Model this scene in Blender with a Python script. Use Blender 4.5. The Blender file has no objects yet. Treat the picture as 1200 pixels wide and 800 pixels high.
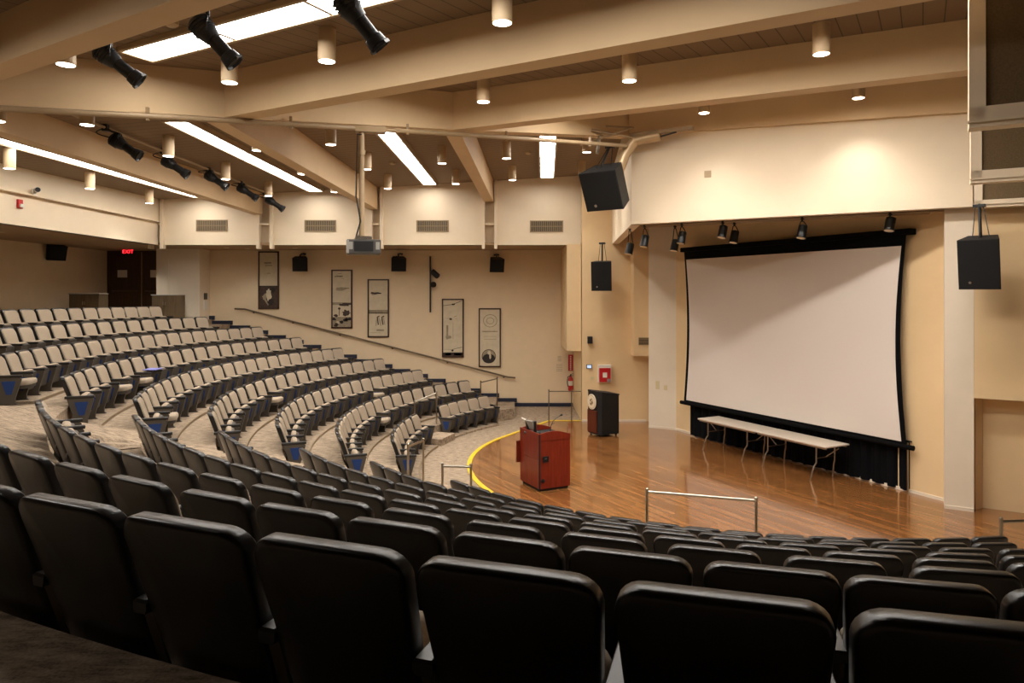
import bpy, bmesh, math, random
from mathutils import Vector, Matrix
random.seed(7)
C = bpy.context.scene.collection
PI = math.pi
H = 3.88                 # eye height above the flat floor in front of the stage
F = 833.0
Y0 = 345.0
OX, OY = 4.94, 16.45     # centre of the seating arcs


def at(x, y, Y):
    return Vector(((x - 600) / F * Y, Y, H - (y - Y0) / F * Y))


def lin(c):
    r = []
    for v in c:
        v /= 255.0
        r.append(v / 12.92 if v <= .04045 else ((v + .055) / 1.055) ** 2.4)
    return r + [1.0]


# ------------------------------------------------------------------ materials
def new_mat(name):
    m = bpy.data.materials.new(name)
    m.use_nodes = True
    nt = m.node_tree
    return m, nt, nt.nodes['Principled BSDF']


def pm(name, col, rough=.6, metal=0., noise=None, amount=.08, bump=0., stretch=(1, 1, 1), spec=.5, coat=0.):
    m, nt, b = new_mat(name)
    b.inputs['Base Color'].default_value = lin(col)
    b.inputs['Roughness'].default_value = rough
    b.inputs['Metallic'].default_value = metal
    b.inputs['Specular IOR Level'].default_value = spec
    b.inputs['Coat Weight'].default_value = coat
    if noise:
        tc = nt.nodes.new('ShaderNodeTexCoord')
        mp = nt.nodes.new('ShaderNodeMapping')
        mp.inputs['Scale'].default_value = stretch
        nz = nt.nodes.new('ShaderNodeTexNoise')
        nz.inputs['Scale'].default_value = noise
        nz.inputs['Detail'].default_value = 4
        nt.links.new(tc.outputs['Object'], mp.inputs['Vector'])
        nt.links.new(mp.outputs['Vector'], nz.inputs['Vector'])
        cr = nt.nodes.new('ShaderNodeValToRGB')
        c = lin(col)
        cr.color_ramp.elements[0].position = .3
        cr.color_ramp.elements[1].position = .7
        cr.color_ramp.elements[0].color = [v * (1 - amount) for v in c[:3]] + [1]
        cr.color_ramp.elements[1].color = [min(1, v * (1 + amount)) for v in c[:3]] + [1]
        nt.links.new(nz.outputs['Fac'], cr.inputs['Fac'])
        nt.links.new(cr.outputs['Color'], b.inputs['Base Color'])
        if bump:
            bp = nt.nodes.new('ShaderNodeBump')
            bp.inputs['Strength'].default_value = bump
            bp.inputs['Distance'].default_value = .01
            nt.links.new(nz.outputs['Fac'], bp.inputs['Height'])
            nt.links.new(bp.outputs['Normal'], b.inputs['Normal'])
    return m


def emit(name, col, strength):
    m, nt, b = new_mat(name)
    b.inputs['Base Color'].default_value = lin(col)
    b.inputs['Emission Color'].default_value = lin(col)
    b.inputs['Emission Strength'].default_value = strength
    return m


def plank_ceiling(name, col, axis, pitch):
    """painted boards with a thin groove every `pitch` metres along object axis"""
    m, nt, b = new_mat(name)
    b.inputs['Roughness'].default_value = .75
    tc = nt.nodes.new('ShaderNodeTexCoord')
    sx = nt.nodes.new('ShaderNodeSeparateXYZ')
    nt.links.new(tc.outputs['Object'], sx.inputs[0])
    dv = nt.nodes.new('ShaderNodeMath'); dv.operation = 'DIVIDE'; dv.inputs[1].default_value = pitch
    nt.links.new(sx.outputs[axis], dv.inputs[0])
    fr = nt.nodes.new('ShaderNodeMath'); fr.operation = 'FRACT'
    nt.links.new(dv.outputs[0], fr.inputs[0])
    lt = nt.nodes.new('ShaderNodeMath'); lt.operation = 'LESS_THAN'; lt.inputs[1].default_value = .06
    nt.links.new(fr.outputs[0], lt.inputs[0])
    mx = nt.nodes.new('ShaderNodeMix'); mx.data_type = 'RGBA'
    c = lin(col)
    mx.inputs[6].default_value = c
    mx.inputs[7].default_value = [v * .35 for v in c[:3]] + [1]
    nt.links.new(lt.outputs[0], mx.inputs[0])
    nt.links.new(mx.outputs[2], b.inputs['Base Color'])
    return m


def carpet_mat(name, a, bcol):
    m, nt, b = new_mat(name)
    b.inputs['Roughness'].default_value = .95
    b.inputs['Specular IOR Level'].default_value = .1
    tc = nt.nodes.new('ShaderNodeTexCoord')
    mp = nt.nodes.new('ShaderNodeMapping')
    mp.inputs['Scale'].default_value = (4.0, 12.0, 6.0)
    nz = nt.nodes.new('ShaderNodeTexNoise'); nz.inputs['Scale'].default_value = 1.6
    nz.inputs['Detail'].default_value = 6; nz.inputs['Roughness'].default_value = .7
    nt.links.new(tc.outputs['Object'], mp.inputs['Vector'])
    nt.links.new(mp.outputs['Vector'], nz.inputs['Vector'])
    n2 = nt.nodes.new('ShaderNodeTexNoise'); n2.inputs['Scale'].default_value = 90
    nt.links.new(tc.outputs['Object'], n2.inputs['Vector'])
    ad = nt.nodes.new('ShaderNodeMath'); ad.operation = 'MULTIPLY_ADD'; ad.inputs[1].default_value = .35
    nt.links.new(n2.outputs['Fac'], ad.inputs[0]); nt.links.new(nz.outputs['Fac'], ad.inputs[2])
    cr = nt.nodes.new('ShaderNodeValToRGB')
    cr.color_ramp.elements[0].position = .5; cr.color_ramp.elements[0].color = lin(a)
    cr.color_ramp.elements[1].position = .85; cr.color_ramp.elements[1].color = lin(bcol)
    nt.links.new(ad.outputs[0], cr.inputs['Fac'])
    nt.links.new(cr.outputs['Color'], b.inputs['Base Color'])
    return m


def wood_floor():
    m, nt, b = new_mat('stage_boards')
    tc = nt.nodes.new('ShaderNodeTexCoord')
    mp = nt.nodes.new('ShaderNodeMapping')
    mp.inputs['Rotation'].default_value = (0, 0, -math.atan2(.875, -.484))
    nt.links.new(tc.outputs['Object'], mp.inputs['Vector'])
    br = nt.nodes.new('ShaderNodeTexBrick')
    br.inputs['Scale'].default_value = 1.0
    br.inputs['Brick Width'].default_value = 1.6
    br.inputs['Row Height'].default_value = .075
    br.inputs['Mortar Size'].default_value = .0025
    br.inputs['Color1'].default_value = lin((168, 114, 64))
    br.inputs['Color2'].default_value = lin((128, 82, 44))
    br.inputs['Mortar'].default_value = lin((60, 30, 14))
    br.inputs['Bias'].default_value = -.1
    nt.links.new(mp.outputs['Vector'], br.inputs['Vector'])
    mp2 = nt.nodes.new('ShaderNodeMapping'); mp2.inputs['Scale'].default_value = (.8, 16, 1)
    nt.links.new(mp.outputs['Vector'], mp2.inputs['Vector'])
    nz = nt.nodes.new('ShaderNodeTexNoise'); nz.inputs['Scale'].default_value = 2.2; nz.inputs['Detail'].default_value = 5
    nt.links.new(mp2.outputs['Vector'], nz.inputs['Vector'])
    cr = nt.nodes.new('ShaderNodeValToRGB')
    cr.color_ramp.elements[0].position = .3; cr.color_ramp.elements[0].color = (.62, .58, .55, 1)
    cr.color_ramp.elements[1].position = .72; cr.color_ramp.elements[1].color = (1.12, 1.1, 1.06, 1)
    nt.links.new(nz.outputs['Fac'], cr.inputs['Fac'])
    mx = nt.nodes.new('ShaderNodeMix'); mx.data_type = 'RGBA'; mx.blend_type = 'MULTIPLY'
    mx.inputs[0].default_value = 1
    nt.links.new(br.outputs['Color'], mx.inputs[6]); nt.links.new(cr.outputs['Color'], mx.inputs[7])
    nt.links.new(mx.outputs[2], b.inputs['Base Color'])
    b.inputs['Roughness'].default_value = .16
    b.inputs['Coat Weight'].default_value = .5
    b.inputs['Coat Roughness'].default_value = .08
    return m


def wood(name, c1, c2, rough=.3):
    m, nt, b = new_mat(name)
    tc = nt.nodes.new('ShaderNodeTexCoord')
    mp = nt.nodes.new('ShaderNodeMapping'); mp.inputs['Scale'].default_value = (14, 14, 1.2)
    nz = nt.nodes.new('ShaderNodeTexNoise'); nz.inputs['Scale'].default_value = 2; nz.inputs['Detail'].default_value = 5
    nt.links.new(tc.outputs['Object'], mp.inputs['Vector']); nt.links.new(mp.outputs['Vector'], nz.inputs['Vector'])
    cr = nt.nodes.new('ShaderNodeValToRGB')
    cr.color_ramp.elements[0].position = .3; cr.color_ramp.elements[0].color = lin(c1)
    cr.color_ramp.elements[1].position = .7; cr.color_ramp.elements[1].color = lin(c2)
    nt.links.new(nz.outputs['Fac'], cr.inputs['Fac']); nt.links.new(cr.outputs['Color'], b.inputs['Base Color'])
    b.inputs['Roughness'].default_value = rough
    return m


M = {
    'wall': pm('cream_wall_paint', (226, 203, 168), .7, noise=3, amount=.02),
    'wall_stage': pm('warm_wall_paint', (228, 198, 152), .7, noise=3, amount=.02),
    'wall_dark': pm('brown_rear_wall', (62, 48, 34), .9, noise=3, amount=.05),
    'wall_pale': pm('pale_wall_paint', (232, 217, 194), .7, noise=3, amount=.02),
    'fascia': pm('fascia_paint', (230, 212, 184), .65, noise=2, amount=.02),
    'beam': pm('beam_paint', (214, 184, 143), .65, noise=2, amount=.03),
    'soffit': pm('soffit_paint', (166, 138, 104), .8, noise=2, amount=.03),
    'ceil_x': plank_ceiling('ceiling_boards_far', (130, 106, 78), 'Y', .24),
    'ceil_n': plank_ceiling('ceiling_boards_near', (130, 106, 78), 'X', .24),
    'acoustic': pm('brown_acoustic_panel', (112, 94, 70), .95, noise=60, amount=.12, spec=.1),
    'carpet': carpet_mat('carpet_grey_tan', (106, 93, 80), (190, 168, 142)),
    'curb': pm('carpet_edge', (142, 122, 96), .9, noise=40, amount=.1),
    'navy': pm('navy_baseboard', (28, 32, 52), .5),
    'yellow': pm('yellow_nosing', (226, 190, 40), .5),
    'stage': wood_floor(),
    'shell': pm('black_seat_plastic', (28, 26, 25), .30, noise=220, amount=.15, bump=.05),
    'pad': pm('taupe_seat_fabric', (164, 148, 128), .95, noise=160, amount=.10, bump=.1, spec=.15),
    'pan': pm('charcoal_seat_pan', (62, 56, 49), .5),
    'arm': pm('black_armrest', (30, 28, 26), .4),
    'std': pm('dark_standard', (74, 66, 56), .5),
    'blue': pm('blue_insert', (22, 52, 106), .8, noise=80, amount=.1),
    'tablet': pm('blue_tablet_top', (116, 122, 196), .4),
    'cyl': pm('tan_lamp_paint', (186, 160, 124), .5),
    'lens': emit('downlight_lens', (255, 245, 228), 14.0),
    'tube': emit('fluorescent_diffuser', (255, 250, 243), 17.0),
    'tube_added': emit('added_strip_diffuser', (255, 250, 243), 43.0),  # stronger glow, only for the hidden strips added to brighten the stage
    'frame_l': pm('light_frame_paint', (170, 146, 112), .5),
    'black': pm('black_metal', (14, 14, 15), .45),
    'glass': pm('lens_glass', (70, 74, 110), .08, spec=.9),
    'grille': pm('speaker_grille', (13, 12, 12), .9, noise=300, amount=.3, bump=.2),
    'steel': pm('brushed_steel', (176, 168, 154), .28, metal=1.),
    'rail_d': pm('bronze_rail', (112, 96, 76), .4, metal=.6),
    'pipe': pm('tan_pipe_paint', (158, 134, 102), .45),
    'white': pm('white_paint', (226, 220, 208), .5),
    'screen': pm('screen_fabric', (226, 216, 206), .8, spec=.1),
    'screenb': pm('screen_black_border', (9, 9, 10), .8, spec=.1),
    'drape': pm('black_drape', (15, 15, 17), .95, noise=30, amount=.2, spec=.1),
    'table': pm('table_laminate', (214, 200, 182), .4, noise=40, amount=.03),
    'cherry': wood('cherry_veneer', (100, 26, 12), (130, 40, 18), .35),
    'cherry_d': wood('dark_cherry_veneer', (84, 24, 12), (110, 36, 18), .35),
    'laminate_b': pm('black_laminate', (14, 13, 12), .65),
    'walnut': wood('red_brown_panel', (74, 26, 12), (100, 40, 20), .35),
    'door': wood('dark_brown_door', (58, 38, 20), (74, 50, 28), .4),
    'paper': pm('white_paper', (228, 222, 210), .8),
    'red': pm('red_enamel', (186, 24, 26), .35),
    'vent': pm('vent_bronze', (150, 128, 96), .5),
    'ventd': pm('vent_dark', (52, 44, 34), .8),
    'cream_plate': pm('cream_plate', (214, 196, 150), .5),
    'frame': pm('dark_wood_frame', (58, 32, 18), .4),
    'print': pm('print_paper', (206, 192, 164), .7, noise=6, amount=.07),
    'print_g': pm('print_grey', (150, 136, 112), .7, noise=12, amount=.2),
    'print_d': pm('print_dark', (66, 50, 38), .7, noise=14, amount=.35),
    'ink': pm('print_ink', (40, 32, 26), .7),
    'projector': pm('projector_grey', (74, 70, 66), .45),
    'proj_l': pm('projector_light', (150, 146, 138), .45),
    'duct': pm('tan_duct', (190, 164, 126), .35, metal=.3),
    'exit': emit('exit_red', (255, 40, 50), 3.0),
    'lcd': emit('panel_screen', (170, 190, 220), 1.0),
    'seal': pm('seal_ivory', (226, 212, 184), .5),
    'cab': wood('brown_cabinet', (96, 80, 58), (118, 98, 72), .5),
    'cab_top': pm('grey_counter', (176, 170, 160), .4),
}


# ------------------------------------------------------------------ mesh helper
class MB:
    def __init__(s):
        s.v = []; s.f = []; s.mi = []; s.cur = 0

    def poly(s, pts):
        n = len(s.v)
        s.v += [tuple(p) for p in pts]
        s.f.append(tuple(range(n, n + len(pts)))); s.mi.append(s.cur)
        return s

    def prism(s, bot, top):
        """bot, top: matching loops"""
        n = len(s.v); k = len(bot)
        s.v += [tuple(p) for p in bot] + [tuple(p) for p in top]
        s.f.append(tuple(range(n + k - 1, n - 1, -1))); s.mi.append(s.cur)
        s.f.append(tuple(range(n + k, n + 2 * k))); s.mi.append(s.cur)
        for i in range(k):
            j = (i + 1) % k
            s.f.append((n + i, n + j, n + k + j, n + k + i)); s.mi.append(s.cur)
        return s

    def loops(s, ls, cap0=True, cap1=True):
        n = len(s.v); k = len(ls[0])
        for l in ls: s.v += [tuple(p) for p in l]
        for a in range(len(ls) - 1):
            for i in range(k):
                j = (i + 1) % k
                s.f.append((n + a * k + i, n + a * k + j, n + (a + 1) * k + j, n + (a + 1) * k + i)); s.mi.append(s.cur)
        if cap0: s.f.append(tuple(range(n + k - 1, n - 1, -1))); s.mi.append(s.cur)
        if cap1:
            b = n + (len(ls) - 1) * k
            s.f.append(tuple(range(b, b + k))); s.mi.append(s.cur)
        return s

    def box(s, x0, x1, y0, y1, z0, z1, bev=0.):
        if bev:
            b = min(bev, (x1 - x0) / 2.01, (y1 - y0) / 2.01, (z1 - z0) / 2.01)
            def lp(z, i):
                return [(x0 + i, y0 + i, z), (x1 - i, y0 + i, z), (x1 - i, y1 - i, z), (x0 + i, y1 - i, z)]
            return s.loops([lp(z0, b), lp(z0 + b, 0), lp(z1 - b, 0), lp(z1, b)])
        return s.prism([(x0, y0, z0), (x1, y0, z0), (x1, y1, z0), (x0, y1, z0)],
                       [(x0, y0, z1), (x1, y0, z1), (x1, y1, z1), (x0, y1, z1)])

    def slab(s, p, q, w, z0, z1, off=0., z0b=None, z1b=None):
        """vertical-sided bar from p to q (plan), thickness w to the left of p->q starting at off"""
        p = Vector(p[:2]); q = Vector(q[:2]); d = (q - p).normalized(); n = Vector((-d.y, d.x))
        a, b, c, e = p + n * off, q + n * off, q + n * (off + w), p + n * (off + w)
        z0b = z0 if z0b is None else z0b; z1b = z1 if z1b is None else z1b
        return s.prism([(a.x, a.y, z0), (b.x, b.y, z0b), (c.x, c.y, z0b), (e.x, e.y, z0)],
                       [(a.x, a.y, z1), (b.x, b.y, z1b), (c.x, c.y, z1b), (e.x, e.y, z1)])

    def tube(s, pts, r, n=10, caps=True):
        pts = [Vector(p) for p in pts]
        ls = []
        prev = None
        for i, p in enumerate(pts):
            if i == 0: d = pts[1] - p
            elif i == len(pts) - 1: d = p - pts[i - 1]
            else: d = (pts[i + 1] - p).normalized() + (p - pts[i - 1]).normalized()
            d.normalize()
            if prev is None:
                u = d.orthogonal().normalized()
            else:
                u = (prev - d * prev.dot(d))
                u = u.normalized() if u.length > 1e-6 else d.orthogonal().normalized()
            prev = u
            w = d.cross(u)
            rr = r[i] if isinstance(r, (list, tuple)) else r
            ls.append([p + (u * math.cos(2 * PI * k / n) + w * math.sin(2 * PI * k / n)) * rr for k in range(n)])
        return s.loops(ls, caps, caps)

    def lathe(s, base, axis, prof, n=16):
        """prof: list of (distance along axis, radius)"""
        base = Vector(base); axis = Vector(axis).normalized()
        u = axis.orthogonal().normalized(); w = axis.cross(u)
        ls = [[base + axis * t + (u * math.cos(2 * PI * k / n) + w * math.sin(2 * PI * k / n)) * max(r, 1e-4) for k in range(n)] for t, r in prof]
        return s.loops(ls)

    def build(s, name, mat, parent=None, smooth=False, mtx=None):
        me = bpy.data.meshes.new(name)
        me.from_pydata(s.v, [], s.f)
        mats = mat if isinstance(mat, (list, tuple)) else [mat]
        for m in mats: me.materials.append(m)
        for p, i in zip(me.polygons, s.mi): p.material_index = i
        bm = bmesh.new(); bm.from_mesh(me)
        bmesh.ops.recalc_face_normals(bm, faces=bm.faces)
        bm.to_mesh(me); bm.free()
        if smooth:
            for p in me.polygons: p.use_smooth = True
            try:
                me.set_sharp_from_angle(angle=math.radians(40))
            except Exception:
                pass
        o = bpy.data.objects.new(name, me); C.objects.link(o)
        if parent: o.parent = parent
        if mtx is not None: o.matrix_basis = mtx
        return o


def tag(o, label, cat, group=None, kind=None):
    o['label'] = label; o['category'] = cat
    if group: o['group'] = group
    if kind: o['kind'] = kind
    return o


def struct(o):
    o['kind'] = 'structure'; return o


def empty(name, loc, rz=0., label=None, cat=None, group=None):
    o = bpy.data.objects.new(name, None); C.objects.link(o)
    o.empty_display_size = .1
    o.location = loc; o.rotation_euler = (0, 0, rz)
    if label: tag(o, label, cat, group)
    return o


def kids(o):
    return [c for c in o.children]


def copy_tree(o, parent=None):
    c = o.copy(); C.objects.link(c)
    if parent: c.parent = parent
    for ch in kids(o): copy_tree(ch, c)
    return c


ORD = ['first', 'second', 'third', 'fourth', 'fifth', 'sixth', 'seventh', 'eighth', 'ninth', 'tenth', 'eleventh', 'twelfth', 'thirteenth',
       'fourteenth', 'fifteenth', 'sixteenth', 'seventeenth', 'eighteenth', 'nineteenth', 'twentieth', 'twenty-first', 'twenty-second']

# ------------------------------------------------------------------ camera
cam = bpy.data.cameras.new('camera'); co = bpy.data.objects.new('camera', cam); C.objects.link(co)
co.location = (0, 0, H); co.rotation_euler = (PI / 2, 0, 0)
cam.sensor_width = 36; cam.lens = F * 36 / 1200; cam.shift_y = (Y0 - 400) / 1200
cam.clip_start = .05
bpy.context.scene.camera = co

# ------------------------------------------------------------------ seating tiers
STEP = .336
RK = [7.64 + 1.125 * k for k in range(9)]          # k = 0 front row ... 8 back row
RHO = [r - .12 for r in RK]


def arc(r, a0, a1, z, n):
    return [(OX + r * math.cos(a0 + (a1 - a0) * i / n), OY + r * math.sin(a0 + (a1 - a0) * i / n), z) for i in range(n + 1)]


def ring(mb, r0, r1, a0, a1, z0, z1, n=60):
    """solid annular sector"""
    A, B = arc(r0, a0, a1, z1, n), arc(r1, a0, a1, z1, n)
    A0, B0 = arc(r0, a0, a1, z0, n), arc(r1, a0, a1, z0, n)
    for i in range(n):
        mb.poly([A[i], A[i + 1], B[i + 1], B[i]])
        mb.poly([A0[i], A[i], A[i + 1], A0[i + 1]][::-1])
        mb.poly([B0[i], B0[i + 1], B[i + 1], B[i]])
    mb.poly([A0[0], B0[0], B[0], A[0]]); mb.poly([A0[n], A[n], B[n], B0[n]])


def ang_wall(r):
    """angle at which the circle of radius r reaches the far wall (y = 24.68)"""
    return PI - math.asin(min(1, (24.68 - OY) / r))


def a_edge(k):
    rm = RHO[k] + .5
    return PI - math.asin(6.05 / rm)


fl = MB()
fl.poly([(-16, -4, -.004), (16, -4, -.004), (16, 26, -.004), (-16, 26, -.004)])
DA = .0198
for k in range(9):
    r1 = RHO[k + 1] if k < 8 else 25.
    n0 = round((a_edge(k) - 2.2) / DA)
    a0 = 2.2 + n0 * DA
    ring(fl, RHO[k] - .004 * (k > 0), r1, a0, 2.2 + 176 * DA, -.02, STEP * (k + 1), 176 - n0)
fl.box(-14.4, -10.6, 14., 25.3, -.02, STEP * 9 - .001)
struct(fl.build('floor', M['carpet']))

# half-height steps in the two aisles
LEFT_END = [3.40, 3.505, 3.525, 3.555, 3.575, 3.53, 3.46, 3.42, 3.42]
NEAR_BEG = [3.80, 3.72, 3.715, 3.70, 3.705, 3.72, 3.72, 3.72, 3.72]
RIGHT_END = [2.43, 2.42, 2.49, 2.54, 2.59, 2.64, 2.68, 2.75, 2.80]
st = MB()
for k in range(9):
    r0 = RHO[k - 1] if k else RHO[0] - 1.0
    a0, a1 = LEFT_END[k] + .035, {6: 3.97, 7: 4.16}.get(k, NEAR_BEG[k] - .03)
    A, B = arc(r0, a0, a1, STEP * k + .012, 8), arc(RHO[k] + .003, a0, a1, STEP * (k + 1) + .012, 8)
    A0, B0 = arc(r0, a0, a1, STEP * k - .02, 8), arc(RHO[k] + .003, a0, a1, STEP * k - .02, 8)
    B = [(x, y, STEP * k + .012 + STEP * min(1, i / 2, (8 - i) / 2)) for i, (x, y, z) in enumerate(B)]
    for i in range(8):
        st.poly([A[i], A[i + 1], B[i + 1]]); st.poly([A[i], B[i + 1], B[i]])
    st.poly([A[0], B[0], B0[0], A0[0]]); st.poly([A[8], B[8], B0[8], A0[8]])
# stairs climbing beside the far wall
NST = 18
for i in range(NST):
    xa = .09 - .617 * i
    st.box(-11.2, xa, 22.5, 24.69, -.02, .168 * (i + 1)) if i < NST else None
o = struct(st.build('trim_1', M['carpet']))
# flat entry landing beside the near end of the front row and the step at the gap in the front row
lp = MB()
ring(lp, RHO[0] - .55, RHO[0] - .002, 2.76, 2.885, -.01, STEP * .5, 6)
struct(lp.build('trim_2', M['carpet']))
# low kerbs that the seats stand behind
cb = MB(); kb = MB()
for k in range(9):
    a0 = {0: 2.895}.get(k, RIGHT_END[k])
    ring(kb, RK[k] - .60, RHO[k] - .002, a0 + .01, LEFT_END[k], STEP * k - .01, STEP * k + .045, 24)
    if k == 0: ring(kb, RK[k] - .60, RHO[k] - .002, RIGHT_END[0], 2.75, STEP * k - .01, STEP * k + .045, 8)
    if k < 8: ring(kb, RK[k] - .60, RHO[k] - .002, {6: 3.99, 7: 4.18}.get(k, NEAR_BEG[k]), 5.2, STEP * k - .01, STEP * k + .045, 50)
for k in range(9):
    a0 = {0: 2.895}.get(k, RIGHT_END[k])
    ring(cb, RK[k] - .63, RK[k] - .598, a0 + .01, LEFT_END[k], STEP * k - .01, STEP * k + .05, 24)
    if k < 8: ring(cb, RK[k] - .63, RK[k] - .598, {6: 3.99, 7: 4.18}.get(k, NEAR_BEG[k]), 5.2, STEP * k - .01, STEP * k + .05, 50)
struct(cb.build('trim_3', M['curb'])); struct(kb.build('trim_20', M['carpet']))

# navy baseboard that climbs the far wall tier by tier
bb = MB()
YB = 24.66
bb.box(.09, 2.1, YB - .03, YB + .04, 0, .12)
for i in range(NST):
    xa = .09 - .617 * i; z = .168 * (i + 1)
    bb.box(max(xa - .617, -10.5), xa + .08, YB - .03, YB + .04, z - .02, z + .12)
struct(bb.build('baseboard_far', M['navy']))

# ------------------------------------------------------------------ stage floor
d60 = Vector((.866, -.5))
RS = 5.92
edge = []
for i in range(49):
    a = 2.62 + (4.71 - 2.62) * i / 48
    edge.append((OX + RS * math.cos(a), OY + RS * math.sin(a)))
edge += [(7.7, 10.5), (9.2, 11.35)]
front = [(2.16, 21.83), (1.15, 21.83)] + edge
sg = MB()
back = [(10.9, 12.3), (9.0, 13.6), (7.9, 16.0), (5.0, 21.95), (2.16, 21.95)]
sg.poly([(x, y, .008) for x, y in front + back])
struct(sg.build('floor.001', M['stage']))
ye = MB()
pl = [Vector((x, y)) for x, y in front]
for i in range(len(pl) - 1):
    d = (pl[i + 1] - pl[i]).normalized(); n = Vector((-d.y, d.x)) * .05
    p, q = pl[i], pl[i + 1]
    ye.prism([(p.x - n.x, p.y - n.y, 0), (q.x - n.x, q.y - n.y, 0), (q.x + n.x, q.y + n.y, 0), (p.x + n.x, p.y + n.y, 0)],
             [(p.x - n.x, p.y - n.y, .02), (q.x - n.x, q.y - n.y, .02), (q.x + n.x, q.y + n.y, .02), (p.x + n.x, p.y + n.y, .02)])
struct(ye.build('trim_4', M['yellow']))

# ------------------------------------------------------------------ walls
ZS = H + 1.54            # soffit / fascia foot height
TOP = H + 4.6
w = MB(); w.box(-10.5, 3.4, 24.7, 24.9, -.1, ZS + .05); struct(w.build('wall_far', M['wall']))
w = MB()
w.box(-11.94, -10.5, 23.9, 24.1, 2, ZS + .05); w.box(-10.52, -10.5, 24.1, 24.72, 2, ZS + .05)
w.box(-11.62, -11.55, 23.885, 23.9, 3.0, ZS)
struct(w.build('wall_pier', M['wall_pale']))
w = MB(); w.box(-14.5, -11.8, 25.2, 25.4, 2, ZS + .05); w.box(-11.96, -11.94, 23.9, 25.3, 2, ZS + .05)
struct(w.build('wall_entry', M['wall']))
w = MB(); w.box(-14.5, -14.3, -4, 25.3, 2, ZS + .05); struct(w.build('wall_left', M['wall']))
w = MB(); w.box(-14.6, 9, -4.2, -4, 0, TOP + 1); struct(w.build('wall_back', M['wall_dark']))
w = MB(); w.slab((3.2, -4.1), (13.5, 14.1), .2, 0, TOP + 1, off=-3.2); struct(w.build('wall_right', M['wall_dark']))
w = MB()
w.box(2.13, 4.3, 21.7, 21.9, 0, TOP + 1)                    # wall beside the stage
w.box(2.13, 2.17, 21.72, 24.75, 0, ZS + .05)                 # return into the doorway recess
struct(w.build('wall_stage_side', M['wall_stage']))
w = MB(); w.box(1.70, 2.128, 22.0, 24.72, H - 1.75, ZS + .02); struct(w.build('wall_bulkhead', M['wall_stage']))
w = MB(); w.box(3.62, 4.42, 21.15, 21.71, H - 1.83, TOP); struct(w.build('wall_box', M['wall_stage']))
w = MB(); w.slab((3.98, 20.7), (4.69, 20.3), 1.1, 0, TOP + .5); struct(w.build('wall_column', M['wall_pale']))
w = MB(); w.slab((4.69, 20.3), (8.35, 12.8), .2, 0, TOP + .5); struct(w.build('wall_screen', M['wall_stage']))
w = MB(); w.slab((7.84, 12.89), (8.23, 12.665), .85, 0, TOP); struct(w.build('wall_column_right', M['wall_pale']))
w = MB(); w.slab((8.3, 13.05), (12.5, 10.6), .2, 0, H - 1.84); struct(w.build('wall_recess', M['wall_stage']))
w = MB(); w.slab((8.231, 12.664), (12.6, 10.14), .62, H - 1.845, TOP); struct(w.build('wall_bulkhead_right', M['wall_stage']))
# thin base trim along the stage walls
tb = MB()
tb.box(2.13, 4.1, 21.68, 21.7, .008, .07)
tb.slab((3.98, 20.7), (4.69, 20.3), .02, .008, .07, off=-.02)
tb.slab((4.69, 20.3), (8.2, 13.1), .02, .008, .07, off=-.02)
tb.slab((7.84, 12.89), (8.23, 12.665), .02, .008, .07, off=-.02)
struct(tb.build('trim_5', M['wall_pale']))

# soffit (low ceiling behind the fascias)
s_ = MB()
s_.box(-14.4, 2.75, 22.12, 24.8, ZS, ZS + .08)
s_.box(-14.4, -11.02, -4.1, 22.12, ZS, ZS + .08)
s_.box(-14.4, -11.02, 22.12, 25.3, ZS + .001, ZS + .08)
struct(s_.build('ceiling', M['soffit']))

# ------------------------------------------------------------------ upper fascias with gutters and strips
GX = [(177, 191), (303.5, 319), (435, 447.5), (566.5, 581), (701.5, 716)]
GX = [((a - 600) / F * 22.1, (b - 600) / F * 22.1) for a, b in GX]
fa = MB()
fa.box(-11.4, 3.3, 22.32, 22.45, ZS + .02, TOP)
for i in range(4):
    fa.box(GX[i][1], GX[i + 1][0], 22.1, 22.33, ZS, TOP)
struct(fa.build('wall_fascia', M['fascia']))
fr_ = MB()
for i in range(5):
    a, b = GX[i]
    fr_.box(a - .045, a + .045, 21.98, 22.2, ZS - .12, H + [2.26, 2.49, 2.62, 2.9, 3.3][i])
    fr_.box(b - .045, b + .045, 21.98, 22.2, ZS - .12, H + [2.95, 3.2, 3.4, 3.55, 3.9][i])
    fr_.box(a, b, 22.06, 22.3, ZS + .62, ZS + .68)
struct(fr_.build('trim_6', M['fascia']))
fa = MB()
fa.box(-11.2, -11.0, -4, 22.1, ZS, H + 2.3)
fa.box(-11.2, -10.93, -4, 22.1, H + 2.26, H + 3.3)
fa.box(-11.2, -10.88, -4, 22.1, H + 2.24, H + 2.27)
struct(fa.build('wall_fascia_left', M['fascia']))
fa = MB(); fa.slab((3.2, 23.7), (2.62, 15.6), .2, ZS, TOP); struct(fa.build('wall_fascia_return', M['fascia']))
fa = MB(); fa.slab((2.62, 15.6), (8.06, 12.44), .2, ZS, TOP); struct(fa.build('wall_fascia_stage', M['fascia']))
# stage ceiling
sc_ = MB(); sc_.poly([(2.6, 15.6, H + 3.1), (8.0, 12.5, H + 3.1), (13, 9.8, H + 3.1), (13, 24, H + 3.1), (3.1, 24, H + 3.1)])
struct(sc_.build('ceiling.001', M['wall_dark']))

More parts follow.
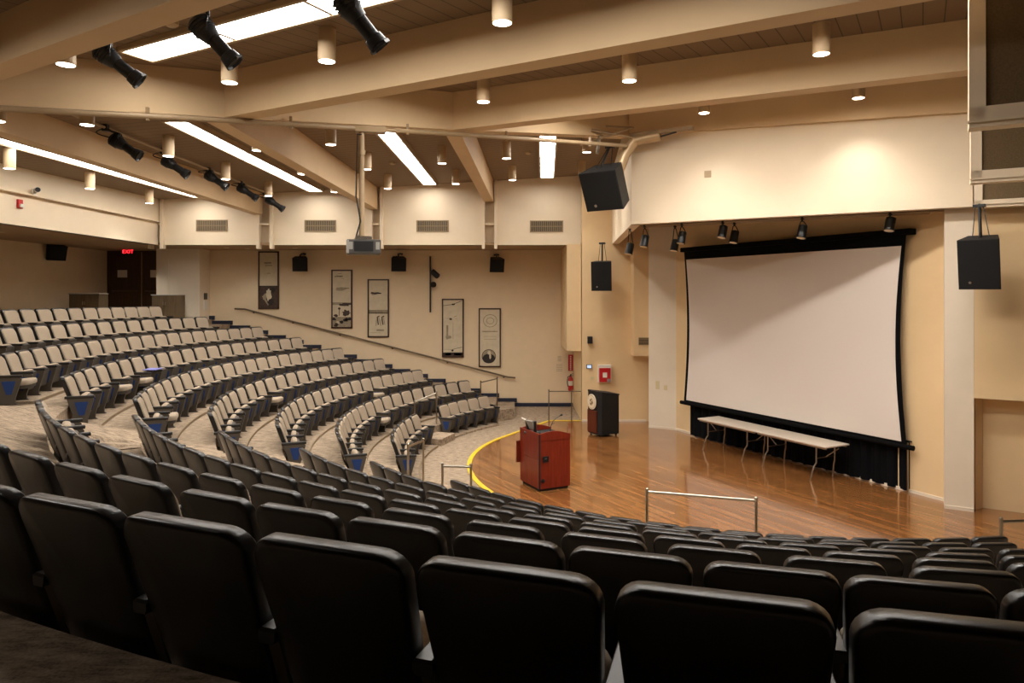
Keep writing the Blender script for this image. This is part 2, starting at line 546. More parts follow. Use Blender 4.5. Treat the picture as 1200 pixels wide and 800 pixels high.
# fins at the right: framed panels that step towards the stage
for i, (x, y) in enumerate([(4.26, 6.63), (6.385, 9.9), (8.08, 12.43)]):
    p = Vector((x, y)); L = 3.4 - i * .2
    q = p + d60 * L
    f_ = MB()
    zb = ZS if i < 2 else ZS - .03
    f_.slab(p, q, .14, zb, TOP)
    struct(f_.build('trim_%d' % (7 + i), M['fascia']))
    bw = [.13, .13, .12][i]
    zl = [.19, .17, .13][i]
    g_ = MB()
    g_.slab(p, p + d60 * bw, .05, zb + .06, TOP, off=-.05)
    g_.slab(p, q, .05, zb + .06, zb + zl, off=-.05)
    g_.slab(p - d60 * .012, q, .075, zb + .045, zb + .065, off=-.075)
    g_.slab(p, q, .05, zb, zb + .045, off=-.05)
    struct(g_.build('trim_%d' % (10 + i), M['fascia']))
    a_ = MB()
    a_.slab(p + d60 * (bw + .004), q, .012, zb + zl + .005, TOP, off=-.012)
    struct(a_.build('trim_%d' % (13 + i), M['acoustic']))

# ------------------------------------------------------------------ ceiling beams
ZJ = {0: 2.27, 1: 2.6, 2: 2.92, 3: 3.46}
J = {-2: Vector((-14.0, 3.8)), -1: Vector((-10.75, 6.0)), 0: Vector((-7.5, 8.2)), 1: Vector((-4.25, 10.4)), 2: Vector((-1.0, 12.6)), 3: Vector((2.62, 15.6))}
ZB = {-2: 1.75, -1: 1.95, 0: 2.27, 1: 2.6, 2: 2.92, 3: 3.46}
gd = MB()
for a, b in ((-2, -1), (-1, 0), (0, 1), (1, 2), (2, 3)):
    gd.slab(J[a], J[b], .3, H + ZB[a], H + ZB[a] + 1.4, z0b=H + ZB[b], z1b=H + ZB[b] + 1.4)
struct(gd.build('trim_16', M['beam']))
fb = MB()
FARB = [((-7.75, 22.1), (-7.75, 8.4), 2.48, 2.47), ((-4.17, 22.1), (-4.31, 10.7), 2.64, 2.59), ((-.58, 22.1), (-.93, 12.9), 2.88, 2.91)]
for (p, q, za, zb) in FARB:
    fb.slab(p, q, .28, H + za, H + za + 1.2, off=-.28, z0b=H + zb, z1b=H + zb + 1.2)
struct(fb.build('trim_17', M['beam']))
nb = MB()
NEARB = [((-7.0, 8.56), (4.9, 1.18), 2.48, 2.48), ((-4.28, 10.46), (4.6, 5.45), 2.6, 2.6), ((-1.04, 12.56), (6.35, 9.0), 2.91, 2.91), ((2.55, 15.5), (8.15, 12.24), 3.47, 3.17)]
for (p, q, za, zb) in NEARB:
    nb.slab(p, q, .3, H + za, H + za + 1.3, z0b=H + zb, z1b=H + zb + 1.3)
struct(nb.build('trim_18', M['beam']))
nb = MB(); nb.slab((-10.3, 6.3), (2.5, -2.0), .3, H + 2.3, H + 3.4); struct(nb.build('trim_19', M['beam']))

# ceiling boards: far bays and near bays
ZT = {-2: 2.42, -1: 2.62, 0: 2.95, 1: 3.26, 2: 3.58, 3: 4.12}
far_eave = [(-14.0, 2.9), (-11.0, 2.95), (-7.6, 3.15), (-4.1, 3.33), (-.85, 3.52), (3.3, 3.76)]
idx = [-2, -1, 0, 1, 2, 3]


def zfar(X, Y):
    X = max(-13.9, min(3.2, X))
    for i in range(5):
        if far_eave[i][0] <= X <= far_eave[i + 1][0]:
            t = (X - far_eave[i][0]) / (far_eave[i + 1][0] - far_eave[i][0]); ze = far_eave[i][1] * (1 - t) + far_eave[i + 1][1] * t; break
    for i in range(5):
        a, b = J[idx[i]], J[idx[i + 1]]
        if a.x <= X <= b.x or i == 4:
            t = (X - a.x) / (b.x - a.x); zg = ZT[idx[i]] * (1 - t) + ZT[idx[i + 1]] * t; yg = a.y * (1 - t) + b.y * t; break
    t = (Y - yg) / (22.3 - yg)
    return zg * (1 - t) + ze * t


cf = MB()
cols = [-13.9, -11.0, -7.6, -5.9, -4.2, -2.6, -1.0, .8, 2.6, 3.2]
def yg_of(X):
    for i in range(5):
        a, b = J[idx[i]], J[idx[i + 1]]
        if a.x <= X <= b.x or i == 4:
            return a.y + (X - a.x) / (b.x - a.x) * (b.y - a.y)
for X0, X1 in zip(cols, cols[1:]):
    for t in range(4):
        def P(X, u):
            y = yg_of(X) + .1 + (22.35 - yg_of(X) - .1) * u
            return (X, y, H + zfar(X, y))
        cf.poly([P(X0, t / 4), P(X1, t / 4), P(X1, (t + 1) / 4), P(X0, (t + 1) / 4)])
struct(cf.build('ceiling.002', M['ceil_x']))

NE = {-2: (Vector((.5, -6.5)), 2.7), -1: (Vector((3.0, -2.4)), 2.9), 0: (Vector((4.9, 1.2)), 3.14), 1: (Vector((6.5, 4.4)), 3.26), 2: (Vector((8.9, 7.8)), 3.57), 3: (Vector((10.6, 10.9)), 3.84)}


def near_pt(i, t, u):
    a, b = idx[i], idx[i + 1]
    g = J[a].lerp(J[b], t); zg = ZT[a] * (1 - t) + ZT[b] * t
    e = NE[a][0].lerp(NE[b][0], t); ze = NE[a][1] * (1 - t) + NE[b][1] * t
    p = g.lerp(e, u)
    return Vector((p.x, p.y, H + zg * (1 - u) + ze * u))


rot = Matrix.Rotation(math.atan2(-.5, .866), 4, 'Z'); rinv = rot.inverted()
cn = MB()
for i in range(5):
    for t in range(2):
        for u in range(4):
            cn.poly([rinv @ near_pt(i, t / 2, u / 4), rinv @ near_pt(i, (t + 1) / 2, u / 4), rinv @ near_pt(i, (t + 1) / 2, (u + 1) / 4), rinv @ near_pt(i, t / 2, (u + 1) / 4)])
o = struct(cn.build('ceiling.003', M['ceil_n'])); o.matrix_world = rot


def znear(X, Y):
    """ceiling height over a point of the near half, by search over the ruled surface"""
    best = None
    for i in range(5):
        for a in range(12):
            for b in range(24):
                p = near_pt(i, a / 12, b / 24)
                d = (p.x - X) ** 2 + (p.y - Y) ** 2
                if best is None or d < best[0]: best = (d, p.z)
    return best[1] - H


# ------------------------------------------------------------------ lamps
def spot(name, loc, target, power, size, blend, col=(1, .95, .88), rad=.06):
    l = bpy.data.lights.new(name, 'SPOT'); l.energy = power; l.spot_size = math.radians(size); l.spot_blend = blend
    l.color = col; l.shadow_soft_size = rad
    o = bpy.data.objects.new(name, l); C.objects.link(o)
    o.location = loc
    o.rotation_euler = (Vector(target) - Vector(loc)).to_track_quat('-Z', 'Y').to_euler()
    return o


DL = 130.0


def downlight_mesh():
    r = .107
    body = MB(); body.lathe((0, 0, -.40), (0, 0, 1), [(.0, r * .93), (.0, r), (.40, r)], 20)
    body.v = [v for v in body.v]
    base = MB(); base.lathe((0, 0, -.012), (0, 0, 1), [(0, r * 1.06), (.02, r * 1.06)], 20)
    lens = MB(); lens.lathe((0, 0, -.404), (0, 0, 1), [(0, r * .8), (.003, r * .9)], 20)
    t = empty('cylinder_downlight', (0, 0, 0))
    body.build('housing', M['cyl'], t, True); base.build('mounting_plate', M['soffit'], t, True); lens.build('lens', M['lens'], t, True)
    return t


dl0 = downlight_mesh()
n_dl = [0]


def place_downlight(x, ybot, zf, label, group, y_guess=None):
    Y = 12.
    for _ in range(40):
        X = (x - 600) / F * Y
        z = zf(X, Y) - .40
        Y = .5 * Y + .5 * min(26, max(3, F * z / (Y0 - ybot)))
    X = (x - 600) / F * Y
    t = dl0 if n_dl[0] == 0 else copy_tree(dl0)
    n_dl[0] += 1
    tag(t, label, 'ceiling light', group)
    t.location = (X, Y, H + zf(X, Y))
    spot('downlight_beam', (X, Y, H + zf(X, Y) - .45), (X, Y, 0), DL, 112, 1., rad=.09)
    return X, Y


GF = 'cylinder downlights over the far seats'
GN = 'cylinder downlights over the near seats'
FARD = [
    (11, 197.5, 'cylinder downlight below the long light strip nearest the left ceiling edge'),
    (105.3, 221, 'cylinder downlight over the red alarm strobe wall, second from the left'),
    (175, 238, 'cylinder downlight in the far corner above the exit doors'),
    (102, 146.5, 'downlight just under the long pipe, left of the black spotlight row'),
    (197.3, 183, 'cylinder downlight in front of the second spotlight of the row'),
    (264.3, 210, 'cylinder downlight in front of the third and fourth spotlights'),
    (314.5, 229.5, 'cylinder downlight at the far end of the black spotlight row'),
    (301.7, 176.3, 'half hidden downlight between light strip and beam, nearest the long pipe'),
    (354, 204, 'half hidden downlight between light strip and beam, middle of three'),
    (392, 225, 'half hidden downlight between light strip and beam, nearest the vented wall'),
    (387.7, 169.5, 'cylinder downlight hanging just left of the projector pole'),
    (430, 198.5, 'cylinder downlight directly behind the projector pole'),
    (454.5, 221, 'cylinder downlight just right of the projector pole, near the vented wall'),
    (518, 191.5, 'cylinder downlight right of the steep light strip, farther from the wall'),
    (534, 215.5, 'cylinder downlight right of the steep light strip, close to the wall'),
    (593.5, 185.7, 'cylinder downlight left of the short light strip, nearer the pipe'),
    (600.4, 211, 'cylinder downlight left of the short light strip, close to the wall'),
    (687.5, 178.5, 'downlight peeping under the pipe above the big angled loudspeaker'),
    (682, 205, 'cylinder downlight touching the upper left corner of the big angled loudspeaker'),
    (-3, 142, 'downlight cut by the left picture edge under the long pipe'),
]
for x, y, lab in FARD: place_downlight(x, y, zfar, lab, GF)
NEARD = [
    (77, 76, 'downlight tucked behind the big beam at the upper left'),
    (383, 72, 'cylinder downlight right of the nearest light strip, alone on its beam bay'),
    (269, 97, 'cylinder downlight behind the lens of the middle black spotlight'),
    (588.5, 27, 'largest cylinder downlight, cut by the top picture edge'),
    (566.5, 119.5, 'cylinder downlight low in the corner between two beams, near the long pipe'),
    (737.5, 95, 'cylinder downlight above the big angled loudspeaker between two beams'),
    (962.5, 63.5, 'large cylinder downlight under the grooved ceiling boards at the right'),
    (825, 132.5, 'short visible stub of downlight below the second beam, nearer the loudspeaker'),
    (1006, 115, 'stub of downlight below the second beam, nearer the right framed panels'),
]
for x, y, lab in NEARD: place_downlight(x, y, znear, lab, GN)
t = copy_tree(dl0); t.location = (-2.6, 1.5, H + 2.75)  # unseen downlight, added to lift the dark carpet behind the nearest row
tag(t, 'added downlight over the rear aisle above the carpet at the lower left', 'ceiling light', GN)
spot('downlight_beam', (-2.6, 1.5, H + 2.3), (-2.3, 1.9, 0), 70, 75, 1., rad=.09)  # spot of the added rear downlight


def strip(p, q, zp, zq, width, n, label, group, mat='tube'):
    """recessed fluorescent strip from p to q: frame and n diffuser panels"""
    t = empty('light_strip', (p[0], p[1], H + zp), 0, label, 'ceiling light', group)
    p3 = Vector((p[0], p[1], H + zp)); q3 = Vector((q[0], q[1], H + zq)); d = q3 - p3; L = d.length; d.normalize()
    nn = Vector((-d.y, d.x, 0)).normalized()
    up = Vector((0, 0, 1))
    fm = MB()
    def bar(a, b, off, w, z0, z1):
        A = p3 + d * a + nn * off - p3; B = p3 + d * b + nn * off - p3
        fm.prism([A + up * z0, B + up * z0, B + nn * w + up * z0, A + nn * w + up * z0], [A + up * z1, B + up * z1, B + nn * w + up * z1, A + nn * w + up * z1])
    hw = width / 2
    bar(-.04, L + .04, -hw - .05, .05, -.03, .14); bar(-.04, L + .04, hw, .05, -.03, .14)
    bar(-.05, 0, -hw - .05, width + .1, -.03, .14); bar(L, L + .05, -hw - .05, width + .1, -.03, .14)
    for i in range(1, n): bar(L * i / n - .022, L * i / n + .022, -hw, width, -.016, .05)
    fm.build('frame', M['frame_l'], t)
    for i in range(n):
        dm = MB()
        a, b = L * i / n + .012, L * (i + 1) / n - .012
        A = d * a; B = d * b
        dm.prism([A - nn * hw - up * .01, B - nn * hw - up * .01, B + nn * hw - up * .01, A + nn * hw - up * .01],
                 [A - nn * hw + up * .03, B - nn * hw + up * .03, B + nn * hw + up * .03, A + nn * hw + up * .03])
        dm.build('diffuser', M[mat], t)
    return t


GS = 'fluorescent light strips in the ceiling bays'
strip((-9.5, 21.65), (-9.5, 12.7), 2.98, 2.86, .40, 6, 'long glowing light strip farthest left, along the ceiling above the exit corner', GS)
strip((-5.96, 21.6), (-5.96, 12.6), 3.15, 3.08, .40, 6, 'glowing light strip between the spotlight row and the beam near the projector', GS)
strip((-2.5, 21.7), (-2.62, 14.2), 3.37, 3.37, .38, 5, 'steep glowing light strip just right of the projector pole', GS)
strip((1.05, 21.3), (.82, 16.2), 3.52, 3.72, .37, 4, 'short upright glowing light strip left of the big angled loudspeaker', GS)
strip((-4.83, 9.17), (2.0, 5.4), 3.09, 3.12, .42, 5, 'nearest glowing light strip, crossing above the large black spotlights', GS)
strip((-7.6, 6.75), (-4.2, 4.65), 2.78, 2.84, .42, 3, 'added light strip over the rear left seats behind the nearest beam', GS)  # out-of-view strip added to brighten the face of the near beam
strip((-1.5, 10.72), (4.6, 7.5), 3.36, 3.38, .36, 5, 'added light strip tucked above the lower edge of the second sloping beam', GS, 'tube_added')  # unseen strip added behind the beam to brighten fascia and screen
strip((1.2, 13.3), (6.7, 10.3), 3.62, 3.6, .36, 4, 'added light strip tucked above the third beam before the stage fascia', GS, 'tube_added')  # second unseen strip, added for more light on the stage side

# long pipe under the ridge girder
pp = [(J[-1].x, J[-1].y, ZB[-1] - .06), (J[0].x, J[0].y, ZB[0] - .06), (J[1].x, J[1].y, ZB[1] - .07), (J[2].x, J[2].y, ZB[2] - .10), (2.35, 15.0, 3.12)]
nrm = Vector((.56, -.83))
pipe = [(x + nrm.x * .1, y + nrm.y * .1, H + z) for x, y, z in pp]
t = empty('lighting_pipe', pipe[0], 0, 'long tan pipe hung under the ridge beam across the whole hall', 'pipe')
P0 = Vector(pipe[0])
mb = MB(); mb.tube([Vector(p) - P0 for p in pipe], .04, 12); mb.build('pipe', M['pipe'], t, True)
for i in range(5):
    for u in ((.25, .75) if i else (.5,)):
        if i >= 4: break
        a = Vector(pipe[i]).lerp(Vector(pipe[i + 1]), u) - P0
        mb = MB(); mb.box(a.x - .02, a.x + .02, a.y - .02, a.y + .02, a.z - .06, a.z + .12); mb.build('hanger', M['pipe'], t)


# stage-lighting spots
def spotlight(name, back, direction, L, label, group, clamp_to, cable=True):
    """ellipsoidal spotlight: back = rear point, pointing along direction, clamped to a pipe point"""
    back = Vector(back); d = Vector(direction).normalized()
    t = empty(name, back, 0, label, 'spotlight', group)
    up = Vector((0, 0, 1)); side = d.cross(up).normalized(); v = side.cross(d)
    k = L / .75
    g0 = 1.25
    b = MB()
    b.lathe((0, 0, 0), d, [(0, .07 * k * g0), (.02 * k, .10 * k * g0), (.20 * k, .115 * k * g0), (.27 * k, .10 * k * g0), (.34 * k, .085 * k * g0)], 14)
    b.build('lamp_housing', M['black'], t, True)
    hs = MB()
    for i in range(4):
        c = d * (.05 + .045 * i) * k
        hs.lathe(c, d, [(0, .125 * k * g0), (.012 * k, .125 * k * g0)], 14)
    hs.build('cooling_fin', M['black'], t)
    b = MB()
    b.lathe(d * .33 * k, d, [(0, .075 * k * g0), (.25 * k, .075 * k * g0), (.26 * k, .09 * k * g0), (.34 * k, .10 * k * g0), (.36 * k, .10 * k * g0)], 14)
    b.build('lens_tube', M['black'], t, True)
    g = MB(); g.lathe(d * .69 * k, d, [(0, .088 * k * g0), (.012 * k, .085 * k * g0)], 14); g.build('lens', M['glass'], t)
    cf_ = MB()
    cf_.lathe(d * .69 * k, d, [(0, .11 * k), (.01 * k, .138 * k), (.05 * k, .140 * k), (.052 * k, .125 * k), (.02 * k, .11 * k)], 8)
    cf_.build('colour_frame', M['black'], t)
    y = MB()
    m = d * .24 * k
    for s in (-1, 1):
        y.tube([m + side * .14 * k * s, m + side * .15 * k * s + up * .10 * k, m + side * .05 * k * s + up * .22 * k], .012 * k, 6)
    y.tube([m + side * .05 * k + up * .22 * k, m - side * .05 * k + up * .22 * k], .014 * k, 6)
    y.build('yoke', M['black'], t)
    ct = Vector(clamp_to) - back
    cl = MB(); cl.tube([m + up * .21 * k, m.lerp(ct, .6) + up * .05, ct], .02, 6)
    cl.box(ct.x - .045, ct.x + .045, ct.y - .045, ct.y + .045, ct.z - .06, ct.z + .06)
    cl.build('clamp', M['black'], t)
    if cable:
        cb_ = MB()
        pts = [d * .02 * k]
        for i in range(1, 8):
            a = i / 8 * PI
            pts.append(d * .02 * k + (ct - d * .02 * k) * (i / 8) - (Vector((d.x, d.y, 0)).normalized() * .26 * math.sin(a)) * k)
        pts.append(ct)
        cb_.tube(pts, .011, 6); cb_.build('cable', M['black'], t, True)
    return t


XP = -7.25
tp = empty('spot_pipe', (XP, 12.2, H + 2.97), 0, 'thin tan pipe along the beam carrying the row of five spotlights', 'pipe')
mb = MB(); mb.tube([(0, -1.0, 0), (0, 8.9, .03)], .026, 10); mb.build('pipe', M['pipe'], tp, True)
for i, u in enumerate((-.6, 3., 6, 8.6)):
    mb = MB(); mb.tube([(0, u, 0), (0, u, .25)], .01, 6); mb.build('hanger', M['pipe'], tp)
names5 = ['nearest of the five black spotlights in the row along the beam', 'second black spotlight from the pipe in the row of five', 'third and middle black spotlight in the row of five',
          'fourth black spotlight of the row, second from the vented wall', 'farthest small black spotlight of the row, next to the vented wall']
for i, (px, py) in enumerate([(130, 161), (191, 186), (241, 203), (279, 218), (312, 232)]):
    Y = [12.7, 14.8, 17.0, 19.0, 20.9][i]
    b = Vector((XP + .05 - .0, Y, H - (py - Y0) / F * Y))
    b.x = (px - 600) / F * Y
    spotlight('stage_spotlight', b, (.82, .10, -.55), .60, names5[i], 'spotlights on the far beam pipe', (XP, Y - .02, H + 2.97))
big = [((113, 55), 7.9, (.62, .25, -.52), 'large black spotlight below the near beam, first from the left'),
       ((228, 22), 6.95, (.55, .15, -.62), 'large black spotlight overlapping the glowing light strip, middle of the near three'),
       ((398, -6), 6.2, (.5, .2, -.62), 'large black spotlight cut by the top picture edge')]
for (px, py), Y, dr, lab in big:
    b = at(px, py, Y)
    spotlight('stage_spotlight', b, dr, .56, lab, 'large spotlights under the near beams', (b.x + .1, b.y + .05, H + 3.0), cable=False)
tp = empty('spot_pipe', (-5.3, 8.05, H + 3.02), 0, 'tan pipe above the three large near spotlights', 'pipe')
mb = MB(); mb.tube([(0, 0, 0), (5.9, -3.45, 0)], .026, 10); mb.build('pipe', M['pipe'], tp, True)

# smoke detectors on the boards
for i, (px, py, zf, lab) in enumerate([(201, 25, znear, 'small round smoke detector beside the middle large spotlight'), (460, 190, zfar, 'small round smoke detector right of the projector pole'),
                                       (619, 178, zfar, 'small round smoke detector left of the short light strip')]):
    Y = 10.
    for _ in range(30):
        X = (px - 600) / F * Y; Y = .5 * Y + .5 * F * zf(X, Y) / (Y0 - py)
    mb = MB(); mb.lathe((0, 0, -.06), (0, 0, 1), [(0, .05), (.02, .075), (.06, .08)], 16)
    o = tag(mb.build('smoke_detector', M['cyl'], None, True), lab, 'smoke detector', 'smoke detectors'); o.location = ((px - 600) / F * Y, Y, H + zf((px - 600) / F * Y, Y))

# air vents in the fascia
for i, (a, b) in enumerate([(230, 266.5), (357, 394), (488, 526), (621, 660)]):
    Y = 22.1
    p, q = at(a, 257.5 + i * .3, Y), at(b, 271 + i * .3, Y)
    t = empty('air_vent', (p.x, Y, q.z), 0, 'bronze air vent grille on the upper wall, ' + ['nearest the exit doors', 'left of the hanging projector', 'between the projector and the fifth bay', 'nearest the stage'][i], 'vent', 'air vents')
    W_, Hh = q.x - p.x, p.z - q.z
    m_ = MB(); m_.box(.02, W_ - .02, -.012, -.002, .02, Hh - .02); m_.build('backing', M['ventd'], t)
    m_ = MB(); m_.box(0, W_, -.025, 0, 0, .025); m_.box(0, W_, -.025, 0, Hh - .025, Hh); m_.box(0, .025, -.025, 0, 0, Hh); m_.box(W_ - .025, W_, -.025, 0, 0, Hh)
    m_.build('frame', M['vent'], t)
    m_ = MB()
    for k in range(22):
        x = .04 + (W_ - .08) * k / 21; m_.box(x - .008, x + .008, -.022, -.008, .025, Hh - .025)
    m_.box(.02, W_ - .02, -.024, -.01, Hh / 2 - .008, Hh / 2 + .008)
    m_.build('slat', M['vent'], t)

# ------------------------------------------------------------------ seats
def back_outline(w_top, w_bot, h, rc, n=6):
    """rounded trapezoid in x,z: z from 0 to h"""
    pts = []
    rb = .05
    def corner(cx, cz, r, a0):
        for i in range(n + 1):
            a = a0 + PI / 2 * i / n
            pts.append((cx + r * math.cos(a), cz + r * math.sin(a)))
    corner(w_bot - rb, rb, rb, -PI / 2)
    corner(w_top - rc, h - rc, rc, 0)
    corner(-w_top + rc, h - rc, rc, PI / 2)
    corner(-w_bot + rb, rb, rb, PI)
    return pts


TILT = .34      # horizontal run of the backrest per metre of height


def panel(mb, pts, z_base, layers, cx=0., cz=None):
    """layers: list of (y offset, inset); pts in x,z; tilted and bowed like a backrest"""
    zc = sum(p[1] for p in pts) / len(pts)
    ls = []
    for yo, ins in layers:
        l = []
        for x, z in pts:
            L_ = math.hypot(x, z - zc)
            k = max(0, 1 - ins / max(L_, .01))
            xx, zz = x * k, zc + (z - zc) * k
            Z = z_base + zz
            bow = .30 * xx * xx
            l.append((xx, (.80 - Z) * TILT + yo + bow + .02, Z))
        ls.append(l)
    # close both ends with a centre fan so the bow follows through
    n = len(mb.v); k = len(pts)
    for l in ls: mb.v += l
    for a in range(len(ls) - 1):
        for i in range(k):
            j = (i + 1) % k
            mb.f.append((n + a * k + i, n + a * k + j, n + (a + 1) * k + j, n + (a + 1) * k + i)); mb.mi.append(mb.cur)
    for a in (0, len(ls) - 1):
        yo = layers[a][0]
        # inner ring half size then centre
        l2 = []
        for x, z in pts:
            xx, zz = x * .55, zc + (z - zc) * .55
            Z = z_base + zz
            l2.append((xx, (.80 - Z) * TILT + yo + .30 * xx * xx + .02, Z))
        m = len(mb.v); mb.v += l2
        Z = z_base + zc
        mb.v.append((0, (.80 - Z) * TILT + yo + .02, Z)); c = len(mb.v) - 1
        for i in range(k):
            j = (i + 1) % k
            mb.f.append((n + a * k + i, n + a * k + j, m + j, m + i)); mb.mi.append(mb.cur)
            mb.f.append((m + i, m + j, c)); mb.mi.append(mb.cur)
    return mb


shell_mb = panel(MB(), back_outline(.245, .212, .66, .075), .14, [(-.040, .026), (-.036, .012), (-.028, .003), (-.018, 0.), (.028, 0.), (.034, .006)])
pad_mb = panel(MB(), back_outline(.228, .20, .56, .085), .218, [(.028, .0), (.05, .002), (.062, .018), (.066, .04)])
SHELL = shell_mb.build('backrest_shell', M['shell'], None, True)
PAD = pad_mb.build('back_pad', M['pad'], None, True)


def cushion_mesh(folded):
    """seat pan and cushion; folded: tipped up against the backrest"""
    pan, cu = MB(), MB()
    ln = .36 if folded else .40
    ang = math.radians(79) if folded else math.radians(4)
    piv = Vector((0, .315 if folded else .225, .135 if folded else .285))
    def T(x, y, z):
        return (x, piv.y + y * math.cos(ang) - z * math.sin(ang), piv.z + y * math.sin(ang) + z * math.cos(ang))
    def rr(w, l, r, ins=0):
        p = []
        for cx, cy, a0 in ((w - r, l - r, 0), (-w + r, l - r, PI / 2), (-w + .03, .03, PI), (w - .03, .03, 1.5 * PI)):
            R = r if cy > .1 else .03
            for i in range(5):
                a = a0 + PI / 2 * i / 4
                p.append((cx + (R - ins) * math.cos(a), cy + (R - ins) * math.sin(a)))
        return p
    for zz, ins in ((-.055, .03), (-.05, .01), (-.01, 0), (.0, .0)): pass
    pan.loops([[T(x, y, z) for x, y in rr(.215, ln - .02, .08, i)] for z, i in ((-.06, .025), (-.05, .006), (-.012, 0), (0, .0))])
    cu.loops([[T(x, y, z) for x, y in rr(.22, ln, .085, i)] for z, i in ((0, .006), (.018, 0), (.055, 0), (.078, .012), (.086, .03))])
    return pan, cu


pan_mb, cu_mb = cushion_mesh(True)
PAN = pan_mb.build('seat_pan', M['pan'], None, True); CUSH = cu_mb.build('seat_cushion', M['pad'], None, True)
pan_mb, cu_mb = cushion_mesh(False)
PAND = pan_mb.build('seat_pan', M['pan'], None, True); CUSHD = cu_mb.build('seat_cushion', M['pad'], None, True)

HW = .272
arm_mb = MB()
arm_mb.loops([[(x, y, z) for x, y in ((HW - w2, .10 + e), (HW + w2, .10 + e), (HW + w2, .48 - e), (HW + w2 * .8, .53 - e), (HW - w2 * .8, .53 - e), (HW - w2, .48 - e))]
              for z, w2, e in ((.445, .024, .0), (.46, .03, 0), (.48, .03, 0), (.49, .024, .006))])
ARM = arm_mb.build('armrest', M['arm'], None)


def side_poly(x0, x1, pts):
    return [(x0, y, z) for y, z in pts], [(x1, y, z) for y, z in pts]


std_mb = MB()
outer = [(.13, .445), (.50, .445), (.52, .42), (.43, .10), (.43, .03), (.47, .0), (.15, .0), (.20, .03), (.21, .20)]
b_, t_ = side_poly(HW - .022, HW + .022, outer)
std_mb.prism(b_, t_)
STD = std_mb.build('side_standard', M['std'], None)
ins_mb = MB()
tri = [(.24, .39), (.44, .39), (.385, .17), (.305, .17)]
for xx in (HW - .027, HW + .023):
    b_, t_ = side_poly(xx, xx + .004, tri); ins_mb.prism(b_, t_)
INS = ins_mb.build('side_insert', M['blue'], None)
rim_mb = MB()
INS0 = INS
protoparts = [SHELL, PAD, PAN, CUSH, PAND, CUSHD, ARM, STD, INS]
for o in protoparts: C.objects.unlink(o)
n_seat = [0]


def add_part(src, parent, mirror=False, label=None, dx=0.):
    o = src.copy(); C.objects.link(o); o.parent = parent
    if mirror: o.location = (-2 * HW - dx, 0, 0)
    elif dx: o.location = (dx, 0, 0)
    if label: o['label'] = label
    return o


def seat(k, a, label, group, down=False, both=False, blue=True, tablet=False, side=1, spacing=.55):
    r = RK[k]
    x, y = OX + r * math.cos(a), OY + r * math.sin(a)
    face = math.atan2(OY - y, OX - x)
    t = empty('theatre_seat', (x, y, STEP * k + .045), face - PI / 2, label, 'seat', group)
    add_part(SHELL, t); add_part(PAD, t)
    add_part(PAND if down else PAN, t); add_part(CUSHD if down else CUSH, t)
    sides = [side] if not both else [1, -1]
    for s in sides:
        st_ = add_part(STD, t, s < 0, None, spacing / 2 - HW)
        if blue:
            i_ = INS.copy(); C.objects.link(i_); i_.parent = st_; i_['label'] = 'blue side insert'
        add_part(ARM, t, s < 0, None, spacing / 2 - HW)
    if tablet:
        mb = MB()
        mb.box(-.18, .2, .30, .58, .515, .535, .006)
        o = mb.build('writing_tablet', M['tablet'], t); o['label'] = 'open blue writing tablet'
        mb = MB(); mb.tube([(.24, .40, .47), (.2, .42, .52)], .014, 6); mb.build('tablet_hinge', M['arm'], t)
    return t


# far block: k -> list of angles, counted from the centre aisle
def quad(cf, n, j0=0): return [cf[0] * j * j + cf[1] * j + cf[2] for j in range(j0, n)]


LEFT = {
    8: quad((3.5e-4, -.03463, 3.14176), 11, -1),
    7: quad((1.6e-4, -.03843, 3.25973), 14, -1),
    6: quad((2.0e-4, -.04126, 3.42273), 20, -1),
    5: quad((2.8e-4, -.04854, 3.49327), 20),
    4: quad((3.6e-4, -.05318, 3.54094), 21),
    3: quad((5.1e-4, -.06246, 3.52281), 19),
    2: quad((6.7e-4, -.0689, 3.48886), 18),
    1: [3.476 - .0628 * j for j in range(18)],
    0: [3.325 - .077 * j for j in range(6)],
}
ROWNAME = {0: 'front row', 1: 'second row from the front', 2: 'third row from the front', 3: 'fourth row from the front', 4: 'fifth row from the front',
           5: 'sixth row from the front', 6: 'seventh row from the front', 7: 'eighth row from the front', 8: 'rearmost row'}
DOWN = {(6, 0), (5, 3), (5, 5), (4, 1), (3, 7), (1, 8), (2, 12)}
for k, al in LEFT.items():
    for j, a in enumerate(al):
        cnt = ORD[j] + (' from the centre aisle' if k < 7 else ' visible from the left edge')
        lab = 'beige seat in far block, %s, %s' % (ROWNAME[k], cnt)
        if k == 0: lab = 'beige seat in far front row, %s from the centre aisle' % ORD[j]
        dn = (k, j) in DOWN
        if dn: lab = lab.replace('beige seat', 'beige folded-down seat')
        tb_ = (k, j) == (5, 6)
        if tb_: lab = 'beige seat with an open blue writing tablet in the far block'
        seat(k, a, lab, 'beige seats of the far block', down=dn, both=(j == len(al) - 1 or (k == 0)), blue=k < 7, tablet=tb_, side=1, spacing=max(.5, (abs(al[min(j + 1, len(al) - 1)] - al[max(j - 1, 0)]) * (RK[k] - .25) / (1 if j in (0, len(al) - 1) else 2))))
for j in range(5):
    seat(0, 2.705 - .064 * j, 'beige seat in short front row by the far wall, %s from its rail' % ORD[j], 'beige seats of the far block', both=j == 0, side=-1, spacing=.5)

